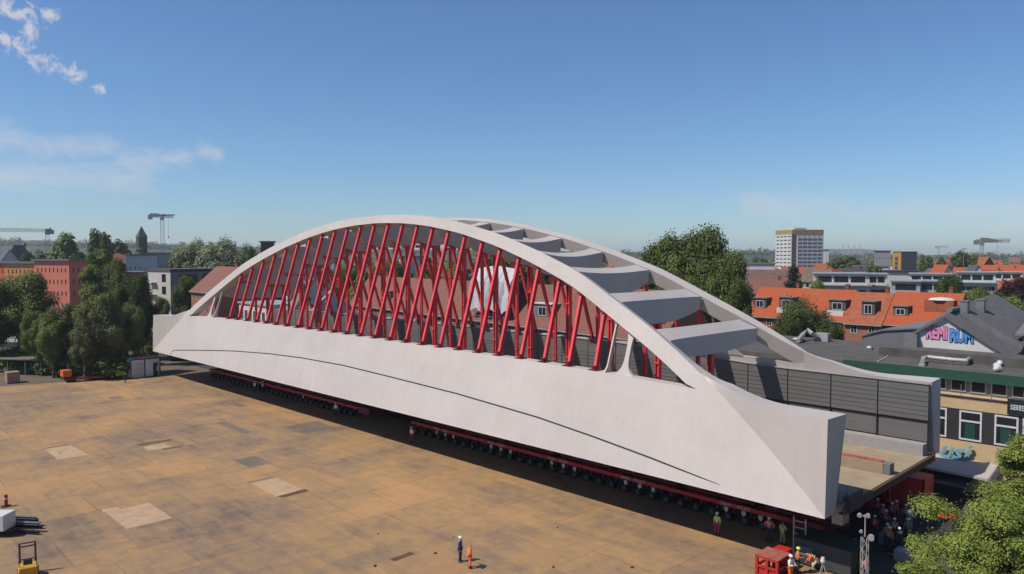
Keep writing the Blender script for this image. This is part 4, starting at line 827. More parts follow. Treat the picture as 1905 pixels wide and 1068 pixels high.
for (x,y,z0,z1) in ((-23.4,92,14.6,16.0),(-22.8,96,14.4,16.0)): chimney(t,x-t.location.x,y-t.location.y,z0,z1,GREY,.8)
b=MB(); b.box(-27.9,-26.6,87.2,88.3,10.3,12.5); b.build('roof_box',GREY,t,world=True)
PK=mat('pink spray paint',(.85,.30,.55),.8,.3,5,detail=8); BL=mat('blue spray paint',(.10,.33,.72),.8,.35,5,detail=8); OUTL=mat('dark spray outline',(.03,.02,.12),.7)
_ga=onp(1743,620.5,1,88); _gb=onp(1789,626.5,1,88)
for tx_,pt_,m_,sz in (('REMI',_ga,PK,1.75),('RUM',_gb,BL,1.8)):
    lettering(tx_,sz,(pt_.x,87.955,pt_.z),(R(90),0,0),OUTL,t,name='graffiti_outline',extr=.004,off=.15,sx=.56 if tx_=='REMI' else .60); lettering(tx_,sz,(pt_.x,87.94,pt_.z),(R(90),0,0),m_,t,name='graffiti',extr=.004,off=.085,sx=.56 if tx_=='REMI' else .60)
# --- row of orange-roofed houses on the right
def row_house(x0,x1,yf,h,rise,d,tile,wallm,label,rz=0,cols=3,rows=3,dorm=(),group=None,chim=True,ww=1.1,origin=None,wh=1.45):
    w=x1-x0; cxm=(x0+x1)/2
    t=thing('row_house',label,'house',(cxm,yf+d/2,0) if origin is None else origin,rz,group)
    walls(t,w-.02,d,h,wallm); gable_x(t,w,d,h,rise,tile,o=.0,wall=wallm) if False else None
    b=MB(); y=d/2+.45; zz=h-rise*.45/(d/2)
    b.loft([[(x,-y,zz),(x,0,h+rise),(x,y,zz),(x,y,zz+.2),(x,0,h+rise+.22),(x,-y,zz+.2)] for x in (-w/2+.01,w/2-.01)]); rf=b.build('roof',tile,t)
    b=MB(); b.prism([(-w/2+.02,-d/2,h),(-w/2+.02,d/2,h),(-w/2+.02,0,h+rise-.02)],(w-.04,0,0)); b.build('gable',wallm,t)
    b=MB(); b.box(-w/2,w/2,-y-.12,-y-.01,zz-.02,zz+.14); b.build('gutter',LGREY,t)
    wingrid(t,w,d,h,cols,rows,ww,wh,z0=h-1.95-2.9*(rows-1),margin=.3)
    for dx,dw,dz0,dz1,st in dorm:
        yd=-d/2+1.15
        f=(dz0-h)/rise*(d/2); yd=-d/2+f-.15
        b=MB(); b.box(dx-dw/2,dx+dw/2,yd,yd+(dz1-dz0)*(d/2)/rise+.3,dz0,dz1); dm=b.build('dormer',GRTILE if st!='white' else GREY,t)
        b=MB(); b.box(dx-dw/2-.15,dx+dw/2+.15,yd-.25,yd+(dz1-dz0)*(d/2)/rise+.4,dz1+.003,dz1+.18); b.build('dormer_roof',WHITE if st=='white' else GREY,dm)
        fr,pn=win_meshes(min(dw*.6,2.0),(dz1-dz0)*.68,'white',1); wn=inst('window',fr,dm,(dx,yd-.01,dz0+(dz1-dz0)*.12)); inst('pane',pn,wn)
        if st=='balcony': b=MB(); b.box(dx-dw/2,dx+dw/2,yd-1.0,yd-.92,dz0-.9,dz0+.15); b.box(dx-dw/2,dx-dw/2+.06,yd-.92,yd+.4,dz0-.9,dz0+.15); b.build('balcony',WHITE,dm)
    if chim: chimney(t,w*.3,.4,h+rise-.6,h+rise+1.1)
    return t
G1='orange-roofed terrace houses behind the flat roof'
row_house(-72.6,-62.9,136.4,9.4,5.0,11,ORTILE,BRICK,'orange-roofed terrace house next to the big dark tree, balcony dormer on right',dorm=((-2.6,2.6,10.6,12.6,'d'),(2.6,2.8,10.9,12.9,'balcony')),group=G1)
row_house(-62.9,-53.5,136.4,9.4,5.0,11,ORTILE,BRICK,'orange-roofed terrace house behind the weeping tree, balcony dormer at right edge',dorm=((2.7,3.0,10.9,12.8,'balcony'),),group=G1)
row_house(-53.5,-46.9,135.9,9.2,4.9,11,DBTILE,SBRICK,'narrow terrace house with browner orange roof and one grey dormer',cols=2,dorm=((.4,2.2,10.4,12.8,'d'),),group=G1)
row_house(-46.9,-36.0,136.4,9.4,5.0,11,ORTILE,BRICK,'terrace house with bright orange roof behind the grey clad hall',dorm=((-3.2,2.4,10.6,12.2,'d'),),group=G1)
t=thing('skylight_box','brown boxed stair head with white dome on the orange roof behind the hall','roof hatch',(-39,139.5,12)); lb(t,'box',[(-2.2,2.2,-1,2.5,-.6,1.5)],DBTILE); b=MB(); b.tube([(0,.5,1.5),(0,.5,1.8),(0,.5,1.95)],[2.0,1.6,.3],12); b.build('dome',WREND,t)
# --- brown-roofed terrace seen through the arch
A0=Vector((-158,100.4,0)); A1=Vector((-58,86.4,0)); dA=(A1-A0).normalized(); angA=math.atan2(dA.y,dA.x); LA=(A1-A0).length
nA=9; wA=LA/nA; nrm=Vector((-dA.y,dA.x,0))
DL=[((),'leftmost house of the brown-roofed terrace behind the arch'),(((1,2.4,11.0,12.8,'d'),),'second house from the left in the brown-roofed terrace behind the arch'),((),'third house from the left in the brown-roofed terrace behind the arch'),((),'fourth house from the left in the brown-roofed terrace, plain roof without dormers'),
    ((),'middle house of the brown-roofed terrace, left of the white sheeted scaffold'),(((-.5,3.2,10.6,12.7,'white'),),'brown-roofed terrace house wrapped by the white scaffold sheeting'),(((0.5,5.0,10.7,12.9,'white'),),'brown-roofed terrace house with wide white-topped dormer, right of the scaffold'),((),'brown-roofed terrace house just left of the right springing of the arch'),((),'rightmost house of the brown-roofed terrace behind the arch')]
for i in range(nA):
    c=A0+dA*(wA*(i+.5))+nrm*5.5
    row_house(0,wA,0,9.4,6.3,11,BRTILE,BRICK if i%2 else SBRICK,DL[i][1],rz=angA,cols=4,dorm=DL[i][0],group='brown-roofed terrace houses behind the bridge',origin=(c.x,c.y,0),chim=True)
# scaffold sheeting
c=A0+dA*(wA*5.35)+nrm*2.2; t=thing('scaffold','white sheeting over a scaffold on the brown terrace roof behind the arch','scaffold',(c.x,c.y,0),angA)
b=MB(); nn_=24; f_=[];v_=[]
secs=[]
for j in range(nn_+1):
    x=-6.2+12.4*j/nn_; r_=.22*math.sin(x*3.1)+.12*math.sin(x*7.7+1); v_.append([(x,-3.2+r_,11.0+.4*math.sin(x*1.3)),(x,-3.0+r_*1.3,13.5),(x,-2.4+r_,16.3),(x,-1.0,19.2-.25*abs(x)*.4),(x,2.6,18.0),(x,2.62,17.9),(x,-.95,19.1-.25*abs(x)*.4),(x,-2.3+r_,16.25),(x,-2.92+r_*1.3,13.5),(x,-3.12+r_,11.0+.4*math.sin(x*1.3))])
b.loft(v_); b.build('sheeting',mat('white scaffold sheet',(.66,.64,.66),.7,.05,1),t); b=MB()
for x in (-4.4,-2.2,0,2.2,4.4): b.tube([(x,-2.7,0),(x,-2.7,16)],.04,6)
for z in (2,4,6,8,10,12,14): b.tube([(-4.6,-2.7,z),(4.6,-2.7,z)],.03,6)
b.build('poles',LGREY,t)
# --- white buildings seen low through the arch on the left
g=ground_at(505,150); t=thing('white_building','low white building with tall windows seen through the left of the arch','building',(g.x,g.y,0),R(-4)); walls(t,14,8,11.3,WREND); flat_roof(t,14,8,11.3,LGREY); wingrid(t,14,8,11.3,6,3,1.3,1.9,z0=2.2,dz=3.0,style='grey',margin=.5)
g=ground_at(618,160); t=thing('white_gabled_building','white gable-fronted building seen through the arch left of the brown roofs','building',(g.x,g.y,0),fp(g.x,g.y)); walls(t,10,9,8.5,WREND); gable_y(t,10,9,8.5,5.2,LGREY,wall=WREND); wingrid(t,10,9,8.5,3,2,1.2,1.5,z0=2.6,margin=.8)
# --- left: cream modern block, house with brown roof
g=ground_at(300,190); t=thing('modern_block','modern flat-roofed block with sunlit end wall and shaded front painted in, beyond the left bridge end','building',(0,0,0),R(98)); MW,MDp=26,11; _cc=ground_at(317,185)+Matrix.Rotation(R(98),3,'Z')@Vector((MW/2,MDp/2,0)); t.location=_cc
walls(t,MW,MDp,16.9,GREND); flat_roof(t,MW,MDp,16.9,FLATR,o=.25,th=.7); b=MB(); b.box(-MW/2-.12,-MW/2-.01,-MDp/2,MDp/2,0,16.85); b.build('sun_toned_end_wall',BREND,t)  # greyer front and paler end wall put shade and sun into the render colour
for r_ in range(5):
    for c_ in range(4): 
        b=MB(); x=-MW/2+2.0+c_*6.2; b.box(x,x+5.0,-MDp/2-.03,-MDp/2-.005,2+r_*3.05,4.1+r_*3.05); b.build('window_strip',GLASS,t)
for r_ in range(5): window(t,-MW/2-.13,-2.4,2.2+r_*3.05,1.8,1.9,'dark',1,R(-90))
for r_ in range(5): b=MB(); b.box(-MW/2-1.2,-MW/2-.13,1.2,4.2,1.9+r_*3.05,2.0+r_*3.05); b.box(-MW/2-1.2,-MW/2-1.14,1.2,4.2,2.0+r_*3.05,2.9+r_*3.05); b.build('balcony',WHITE,t)
row_house(0,14,0,13.0,5.2,12,BRTILE,SBRICK,'salmon brick house with brown-red roof above the left springing of the arch',rz=R(-2),cols=5,rows=4,origin=(*ground_at(425,172).xy,0),dorm=())
# --- apartment row far left
def slab(px0,px1,ytop,D,rz,wallm,label,rows=5,cols=5,dep=11,group=None,cat='apartment block',name='apartment_block',style='none',base=2.0,wm=.42,hm=1.35,roofm=None,right=0,ovh=.6,wf=1.0):
    g=ground_at((px0+px1)/2,D); w=(px1-px0)*D/FOC*wf; h=zat(ytop,D)-.5
    t=thing(name,label,cat,(g.x,g.y,0),fp(g.x,g.y)+rz,group); walls(t,w,dep,h,wallm); flat_roof(t,w,dep,h,roofm or GREY,o=ovh,th=.5)
    dz=(h-base)/rows; wingrid(t,w,dep,h,cols,rows,wm,hm,z0=base,dz=dz,style=style,margin=.6,bars=0)
    if right: wingrid(t,w,dep,h,right,rows,wm,hm,z0=base,dz=dz,style=style,margin=.6,bars=0,face='right')
    return t
GA_='colourful apartment row at the far left'
slab(-44,2,487,262,R(-44),OCHR,'yellow-ochre section at the far left end of the colourful apartment row',group=GA_,cols=7,wf=1.5)
slab(0,44,487,254,R(-44),ORR,'bright orange section of the colourful apartment row',cols=7,group=GA_,wf=1.5)
slab(42,92,487,246,R(-44),OCHR,'pale orange section between the bright orange and pink apartment blocks',cols=8,group=GA_,wf=1.5)
slab(88,139,482,228,R(-46),PINKR,'pink apartment block with narrow windows, tallest of the colourful row',cols=8,group=GA_,right=3,dep=7,wf=1.55)
slab(236,262,505,210,R(5),ORR,'small orange block glimpsed between the trees left of the modern block',cols=4)
# --- tower block, orange and dark block, other landmark buildings
D=600; g=ground_at(1486,D); t=thing('tower_block','tall tower block with yellow top, lit and shaded sides painted in, on the skyline','tower block',(g.x,g.y,0),fp(g.x,g.y)+R(28)); w,dp,h=26,27,41.0
walls(t,w,dp,h-3.5,mat('tower shade grey render',(.46,.45,.45),.85,.06,.5)); b=MB(); b.box(-w/2-.1,w/2+.1,-dp/2-.1,dp/2+.1,h-3.5,h); b.build('yellow_crown',mat('mustard band',(.50,.32,.12),.8,.1,.2),t); b=MB(); b.box(-w/2+6,w/2-10,-dp/2+8,dp/2-8,h,h+1.8); b.build('roof_plant',WREND,t)  # grey of the walls carries the shade of the right side in its colour
b=MB(); b.box(-w/2-.3,-w/2-.02,-dp/2+.5,dp/2-.5,4,h-3.6); b.build('lit_white_side',WREND,t)  # whiter left side, its light put into the colour
for r_ in range(11):
    for c_ in range(4):
        b=MB(); y=-dp/2+1.4+c_*6.3; b.box(-w/2-.4,-w/2-.31,y,y+4.2,5.9+r_*2.95,6.7+r_*2.95); b.build('window',GLASS,t)
for r_ in range(11): b=MB(); b.box(-w/2+4,w/2-1,-dp/2-1.2,-dp/2-.02,4.4+r_*2.95,5.9+r_*2.95); b.build('balcony_band',WREND,t)
for c_ in range(6): b=MB(); x=-w/2+4+c_*4.1; b.box(x,x+.35,-dp/2-1.25,-dp/2-.02,5,h-5); b.build('balcony_divider',WREND,t)
b=MB(); b.box(-w/2-.05,-w/2+3.4,-dp/2-.15,-dp/2-.01,3,h-3.6); b.build('brown_strip',mat('brown render',(.17,.12,.10),.9),t)
D=480; g=ground_at(1683,D); t=thing('orange_office','dark office block with an orange panelled front on the skyline','office block',(g.x,g.y,0),fp(g.x,g.y)+R(-20)+R(38)); w,dp,h=9,16,23
walls(t,w,dp,h,mat('charcoal cladding',(.055,.062,.07),.7)); b=MB(); b.box(-w/2-.2,-w/2-.02,-dp/2,dp/2,0,h-.3); b.build('orange_front',mat('orange yellow panels',(.62,.33,.05),.7),t)
for r_ in range(6): b=MB(); b.box(-w/2-.5,-w/2-.21,-2.2,2.4,3.5+r_*2.9,5.4+r_*2.9); b.build('balcony',mat('violet balcony',(.10,.05,.12),.7),t)
flat_roof(t,w,dp,h,BLK,o=.1,th=.4)
slab(1628,1655,466,520,0,GREND,'plain grey block just left of the orange office on the skyline',rows=4,cols=5,name='office_block',cat='office block',style='none')
slab(1526,1541,464,640,0,WREND,'slim white slab peeping out right of the tower block',rows=8,cols=2,name='office_block',cat='office block',style='none')
# white modern rows
def penthouse(px0,px1,ytop,ybot,D,label,cols=3,wallm=None,dep=9,rz=0):
    g=ground_at((px0+px1)/2,D); w=(px1-px0)*D/FOC; h=zat(ytop,D); t=thing('white_block',label,'building',(g.x,g.y,0),fp(g.x,g.y)+rz)
    wm=wallm or WREND; walls(t,w,dep,h-3.2,wm); b=MB(); b.box(-w/2-.3,w/2+.3,-dep/2-1.1,dep/2,h-3.19,h-2.95); b.build('terrace_slab',LGREY,t); b=MB(); b.box(-w/2+.3,w/2-.3,-dep/2+1,dep/2,h-2.94,h-.3); b.build('top_floor',wm,t); b=MB(); b.box(-w/2,w/2,-dep/2+.4,dep/2+.3,h-.297,h); b.build('roof',LGREY,t)
    for c_ in range(cols):
        x=-w/2+.8+(w-1.6)*(c_+.08)/cols; ww=(w-1.6)/cols*.84
        b=MB(); b.box(x,x+ww,-dep/2+.93,-dep/2+.99,h-2.3,h-.9); b.build('glazing',GLASS,t)
    wingrid(t,w,dep,h,cols+2,3,1.6,1.3,z0=h-11.2,dz=2.9,style='grey',margin=.5)
    return t
penthouse(1516,1612,507,545,190,'white block with wide dark terrace windows behind the orange terrace',cols=3,rz=R(3))
penthouse(1612,1650,508,545,196,'small white block with a pale awning right of the wide terrace windows',cols=2,rz=R(3))
penthouse(1660,1712,521,548,185,'pale grey clad block behind the orange roofs, left of the round tree',cols=1,wallm=LGREY)
penthouse(1712,1762,521,548,188,'pale grey block partly behind the round tree',cols=2,wallm=LGREY)
penthouse(1696,1775,508,520,235,'flat white block behind the pale grey blocks, below the orange gable',cols=4)
penthouse(1785,1848,505,545,215,'white stepped block below the right crane',cols=3,rz=R(4))
penthouse(1848,1900,505,530,260,'small white block with dark windows at the right edge of the skyline',cols=3)
slab(1648,1700,503,250,0,BREND,'beige house with a long dark blue roof before the orange office',rows=2,cols=4,name='blue_roof_building',cat='building',style='none',roofm=mat('navy roof',(.03,.035,.075),.7))
slab(1390,1440,489,380,0,WREND,'low white building left of the tower block foot',rows=2,cols=6,name='low_building',cat='building',style='none')
slab(1590,1650,494,420,0,WREND,'long low white hall in the trees left of the orange office',rows=1,cols=6,name='low_building',cat='building',style='none')
slab(745,790,476,260,R(6),WREND,'white flat building above the brown roofs seen through the arch',rows=2,cols=5,name='low_building',cat='building',style='none')
slab(486,510,449,330,0,mat('charcoal cladding',(.05,.06,.07)),'dark rooftop box on the skyline left of the arch crown',rows=3,cols=3,name='office_block',cat='office block',style='grey')
slab(240,287,473,330,R(-6),WREND,'white stepped houses between the tall trees and the white crane',rows=3,cols=5,name='white_houses',cat='house',style='grey')
slab(262,320,470,360,R(8),LGREY,'grey-white apartment building at the foot of the white crane',rows=3,cols=6,name='white_houses',cat='house',style='grey')
# church tower
D=520; g=ground_at(264,D); t=thing('church_tower','dark brick church tower with a pointed roof on the left skyline','church tower',(g.x,g.y,0),fp(g.x,g.y)+R(18)); DB=mat('dark tower brick',(.085,.065,.06),.9,.15,1)
walls(t,5.6,5.6,33.5,DB); b=MB(); b.loft([[(-3.1,-3.1,33.5),(3.1,-3.1,33.5),(3.1,3.1,33.5),(-3.1,3.1,33.5)],[(-.05,-.05,41.3),(.05,-.05,41.3),(.05,.05,41.3),(-.05,.05,41.3)]]); b.build('spire',GRTILE,t)
for x in (-1.2,1.2): b=MB(); b.box(x-.5,x+.5,-2.9,-2.79,27.5,31); b.build('belfry_opening',BLK,t)
# ------------------------------------------------------------ cranes
def crane(px,D,ytop,jib_px,counter_px,label,mastm,jibm,cabm,jdy=0,thin=1.0,ybreak=None):
    g=ground_at(px,D); zt=zat(ytop,D); s=D/FOC; t=thing('tower_crane',label,'crane',(g.x,g.y,0),fp(g.x,g.y),None)
    def lattice(p0,p1,w,n,mm_,name,par):
        b=MB(); p0=Vector(p0); p1=Vector(p1); d=(p1-p0).normalized(); a=d.orthogonal().normalized() if abs(d.z)<.9 else Vector((1,0,0)); a=(a-d*a.dot(d)).normalized(); c=d.cross(a); L_=(p1-p0).length
        cor=[(a*i+c*j)*w/2 for i,j in ((-1,-1),(1,-1),(1,1),(-1,1))]
        for q in cor: b.beam(p0+q,p1+q,.16*thin*w/1.6,.16*thin*w/1.6)
        for k in range(n):
            for m_ in range(4):
                q0=cor[m_]; q1=cor[(m_+1)%4]; 
                if k%2: q0,q1=q1,q0
                b.beam(p0+d*(L_*k/n)+q0,p0+d*(L_*(k+1)/n)+q1,.09*thin,.09*thin)
        return b.build(name,mm_,par)
    if ybreak: zb_=zat(ybreak,D); lattice((0,0,0),(0,0,zb_),1.9,int(zb_/1.8),mastm,'mast',t); lattice((0,0,zb_),(0,0,zt-1.5),1.5,8,jibm,'inner_mast',t)
    else: lattice((0,0,0),(0,0,zt-1.5),1.7,int(zt/1.8),mastm,'mast',t)
    j=(jib_px-px)*s; c=(counter_px-px)*s
    lattice((0,0,zt-.6),(j,0,zt-.6+jdy),1.3,max(8,int(abs(j)/1.6)),jibm,'jib',t); lattice((0,0,zt-.6),(c,0,zt-.6),1.2,max(4,int(abs(c)/1.6)),jibm,'counter_jib',t)
    b=MB(); b.box(c-1.2,c+1.2,-.8,.8,zt-2.6,zt-.2); b.box(c-.2,c*.5,-.9,.9,zt-.3,zt+1.0) if c>c*.5 else b.box(c*.5,c+.2,-.9,.9,zt-.3,zt+1.0) if False else None; b.build('counterweight',cabm,t)
    b=MB(); b.box(-1.1,1.1,-1.3,-.2,zt-3,zt-.9); b.build('cab',cabm,t,bevel=.1); b=MB(); b.tube([(0,0,zt-1.8),(0,0,zt+.2)],1.2,10); b.build('slewing_ring',jibm,t)
    hx=j*.55; b=MB(); b.tube([(hx,0,zt-1.2),(hx,0,zt-12)],.05,5); b.box(hx-.3,hx+.3,-.2,.2,zt-12.8,zt-12); b.build('hook_line',BLK,t)
    return t,zt
crane(89,420,427,-60,96,'slim grey-yellow tower crane with a long level jib at the far left skyline',mat('dull yellow crane',(.36,.27,.12),.6),GREY,LGREY)
t,zt=crane(303,420,400,322,283,'white and red tower crane with chunky head on the left skyline',WREND,mat('pale pink crane',(.55,.33,.33),.6),WREND,thin=1.3)
b=MB(); b.box(-6.3,-1.5,-.9,.9,zt-1.1,zt+.7); b.beam((-1.5,0,zt-.3),(6.5,0,zt+.1),.9,.7); b.build('machinery_deck',mat('pale machinery',(.8,.74,.75),.6,.4,.8),t)
t,zt=crane(1826,400,446,1870,1817,'tower crane with orange base mast and grey-pink jib at the right skyline',mat('orange crane',(.70,.30,.06),.6),mat('mauve grey crane',(.28,.22,.25),.6),GREY,thin=1.4,ybreak=478)
b=MB(); b.prism([(-3.2,-.9,zt-1.9),(3.6,-.9,zt-1.5),(9.4,-.9,zt-.8),(3,-.9,zt+.8),(-.4,-.9,zt+1.2),(-1,-.9,zt-.2)],(0,1.6,0)); b.build('machinery_deck',GREY,t)
crane(1746,900,458,1762,1742,'faint tiny tower crane far away between tower block and orange crane',GREY,LGREY,LGREY,thin=1.2)
# lamp posts etc. far right
g=ground_at(1793,300); t=thing('floodlight_pole','thin pole with a small head on the right skyline','lamp post',(g.x,g.y,0)); b=MB(); b.tube([(0,0,0),(0,0,zat(464,300))],[.25,.12],6); b.build('pole',GREY,t); b=MB(); z_=zat(464,300); b.box(-.9,.9,-.3,.3,z_,z_+.35); b.build('head',GREY,t)
# ------------------------------------------------------------ far houses
def small_house(px,D,w,d,h,rise,wallm,tile,label,rz,group,along='x',nw=2):
    g=ground_at(px,D); t=thing('gabled_house',label,'house',(g.x,g.y,0),fp(g.x,g.y)+rz,group); walls(t,w,d,h,wallm)
    (gable_x if along=='x' else gable_y)(t,w,d,h,rise,tile,wall=wallm)
    wingrid(t,w,d,h,nw,max(1,int(h//3)),1.0,1.2,z0=h-2.2-2.8*(max(1,int(h//3))-1),style='none',margin=.6)
    if random.random()<.6: chimney(t,w*.25,0,h+rise-.8,h+rise+1.0)
    return t
# marked ones
small_house(1752,330,9,9,9.5,7.2,WREND,ORTILE,'white-gabled house with vivid orange roof left of the orange crane',R(35),None,'y')
small_house(1772,345,8,9,8.0,5.0,BREND,ORTILE,'smaller pale gable right of the vivid orange roofed house',R(30),None,'y')
small_house(1800,360,11,8,10.5,4.5,WREND,ORTILE,'house with an orange roof behind the pale gables, before the round-topped trees',0,None)
small_house(1812,300,7,9,11.5,5.5,WREND,GRTILE,'house with a white pointed gable left of the orange crane mast',R(20),None,'y')
small_house(1880,330,26,9,12.0,4.5,SBRICK,ORTILE,'long house with orange-red roof at the far right skyline',0,None,nw=6)
small_house(1432,200,10,10,11.0,3.4,BRICK,BRTILE,'house with dull red-brown roof behind the orange terrace by the conifer',R(3),None,nw=5)
small_house(1432,240,17,10,12.0,4.2,BRICK,mat('mauve roof tiles',(.19,.115,.10),.9,.2,1),'house with mauve-brown roof and white chimneys left of the conifer',R(3),None,nw=5)
small_house(1520,262,9,10,12.0,4.0,BREND,mat('olive brown roof',(.22,.16,.10),.9,.2,1),'house with an olive brown roof right of the conifer',R(0),None,nw=4)
small_house(14,330,12,10,14.5,9.0,WREND,GRTILE,'pale pointed gable house above the ochre apartments at the far left',R(10),None,'y')
small_house(36,340,10,10,16,9.5,GREND,GRTILE,'steep grey gabled house next to the pale pointed gable at the far left',R(-20),None,'y')
small_house(104,360,9,9,15,6,WREND,BRTILE,'small white gable peeking over the pink apartment block',R(15),None,'y')
small_house(212,330,12,10,17,4.5,BRICK,BRTILE,'dark red house behind the tall poplar on the left',R(0),None)
side_nm=lambda px: 'far left' if px<280 else 'left of centre' if px<700 else 'behind the arch' if px<1190 else 'right of the big tree' if px<1450 else 'right of the tower block' if px<1700 else 'far right'
tl=[(ORTILE,'orange'),(BRTILE,'brown-red'),(GRTILE,'grey'),(DBTILE,'rust brown')]; wl=[(WREND,'white'),(WREND,'white'),(BREND,'beige'),(SBRICK,'salmon brick'),(BRICK,'red brick')]
seen={}
for i in range(120):
    px=random.choice([random.uniform(-40,520),random.uniform(560,1190),random.uniform(1390,1940),random.uniform(1500,1940)])
    D=random.choice([random.uniform(240,420),random.uniform(400,900)])
    ti,wi=random.choice(tl),random.choice(wl); h=random.uniform(7,10.5) if D<420 else random.uniform(9,15); dist='far' if D<420 else 'very distant'
    small_house(px,D,random.uniform(9,17),random.uniform(8,11),h,random.uniform(3,5.5),wi[0],ti[0],'%s %s-walled house with %s roof, small among trees %s'%(dist,wi[1],ti[1],side_nm(px)),random.uniform(-.9,.9),'%s houses with %s roofs %s'%(dist,ti[1],side_nm(px)),random.choice('xy'))
# ------------------------------------------------------------ trees
def leaf_mesh(name,mt,n,blobs,size,droop=0.0,flat=.6,seed=1,fuzz=.12):
    rg=np.random.default_rng(seed); bl=np.array(blobs,float); vol=bl[:,3]**2*bl[:,4]; pr=vol/vol.sum()
    idx=rg.choice(len(bl),n,p=pr); d=rg.normal(size=(n,3)); d/=np.linalg.norm(d,axis=1)[:,None]
    rr=rg.uniform(.0,1,n)**.28*(1+rg.normal(size=n)*fuzz)
    c=bl[idx,:3]+d*rr[:,None]*np.stack([bl[idx,3],bl[idx,3],bl[idx,4]],1)
    if droop: c[:,2]-=droop*rg.uniform(0,1,n)**2*rr
    nm=d+rg.normal(size=(n,3))*.38+np.array([0,0,flat]); nm/=np.linalg.norm(nm,axis=1)[:,None]
    a=np.cross(nm,rg.normal(size=(n,3))); a/=np.linalg.norm(a,axis=1)[:,None]; b=np.cross(nm,a)
    s=size*rg.uniform(.6,1.35,n); a*=s[:,None]; b*=(s*rg.uniform(.5,.9,n))[:,None]
    fold=nm*(s*.25)[:,None]
    V=np.stack([c-a,c-b*.9+fold*0,c+a,c+b*.9],1).reshape(-1,3)
    me=bpy.data.meshes.new(name); me.vertices.add(4*n); me.vertices.foreach_set('co',V.ravel().astype(np.float32)); me.loops.add(4*n); me.loops.foreach_set('vertex_index',np.arange(4*n,dtype=np.int32))
    me.polygons.add(n); me.polygons.foreach_set('loop_start',np.arange(0,4*n,4,dtype=np.int32)); me.polygons.foreach_set('loop_total',np.full(n,4,dtype=np.int32)); me.update(calc_edges=True); me.materials.append(mt); return me
BARK=mat('bark',(.10,.075,.055),.95,.25,3,stretch=(1,1,.3),bump=.3,bscale=6); BIRCH=mat('birch bark',(.50,.48,.43),.8,.35,3,stretch=(1,1,3))
def trunk_mesh(h,r,top,limbs,mt,seed=0):
    rd=random.Random(seed); b=MB(); n=6; pts=[(rd.uniform(-.02,.02)*h*(i/n),rd.uniform(-.02,.02)*h*(i/n),h*top*i/n) for i in range(n+1)]
    b.tube(pts,[r*(1-.75*i/n)*(1.35 if i==0 else 1) for i in range(n+1)],8)
    for k in range(limbs):
        f=rd.uniform(.35,.9); z=h*top*f; a=rd.uniform(0,6.28); l_=h*.28*rd.uniform(.6,1.1)*(1.2-f); p0=Vector((0,0,z)); p1=p0+Vector((math.cos(a)*l_*.5,math.sin(a)*l_*.5,l_*.45)); p2=p0+Vector((math.cos(a)*l_,math.sin(a)*l_,l_*1.1)); b.tube([p0,p1,p2],[r*.4*(1-f*.5),r*.25*(1-f*.5),r*.06],6)
    return b.mesh('trunk',mt)
def blobs_round(R_,H_,zc_,n,seed,sq=1.0,pear=0.0):
    rd=random.Random(seed); out=[(0,0,zc_,R_*.62,H_*.36)]
    for i in range(n):
        a=rd.uniform(0,6.28); u=rd.uniform(-.95,.98); q=math.sqrt(1-u*u)*(1-pear*max(0,u)); k=rd.uniform(.55,.82); rr=R_*rd.uniform(.22,.40)
        out.append((math.cos(a)*q*R_*k,math.sin(a)*q*R_*k,zc_+u*H_*.5*k,rr,rr*rd.uniform(.7,.95)*sq))
    return out
F_DARK=foliage('dark green leaves',(.032,.050,.010),(.155,.195,.044)); F_MID=foliage('mid green leaves',(.042,.066,.012),(.19,.235,.05)); F_OLIVE=foliage('olive green leaves',(.058,.072,.02),(.20,.225,.07)); F_SILV=foliage('silver green leaves',(.08,.10,.045),(.27,.30,.16)); F_FRESH=foliage('fresh green leaves',(.06,.085,.012),(.27,.33,.065),1.1,.3); F_PLUM=foliage('dark plum leaves',(.02,.006,.008),(.05,.015,.02)); F_YEL=foliage('yellow green leaves',(.08,.10,.015),(.25,.24,.06)); F_CON=foliage('conifer green needles',(.010,.024,.012),(.035,.06,.025)); F_WIL=foliage('willow leaves',(.045,.065,.018),(.15,.17,.06))
TT={}
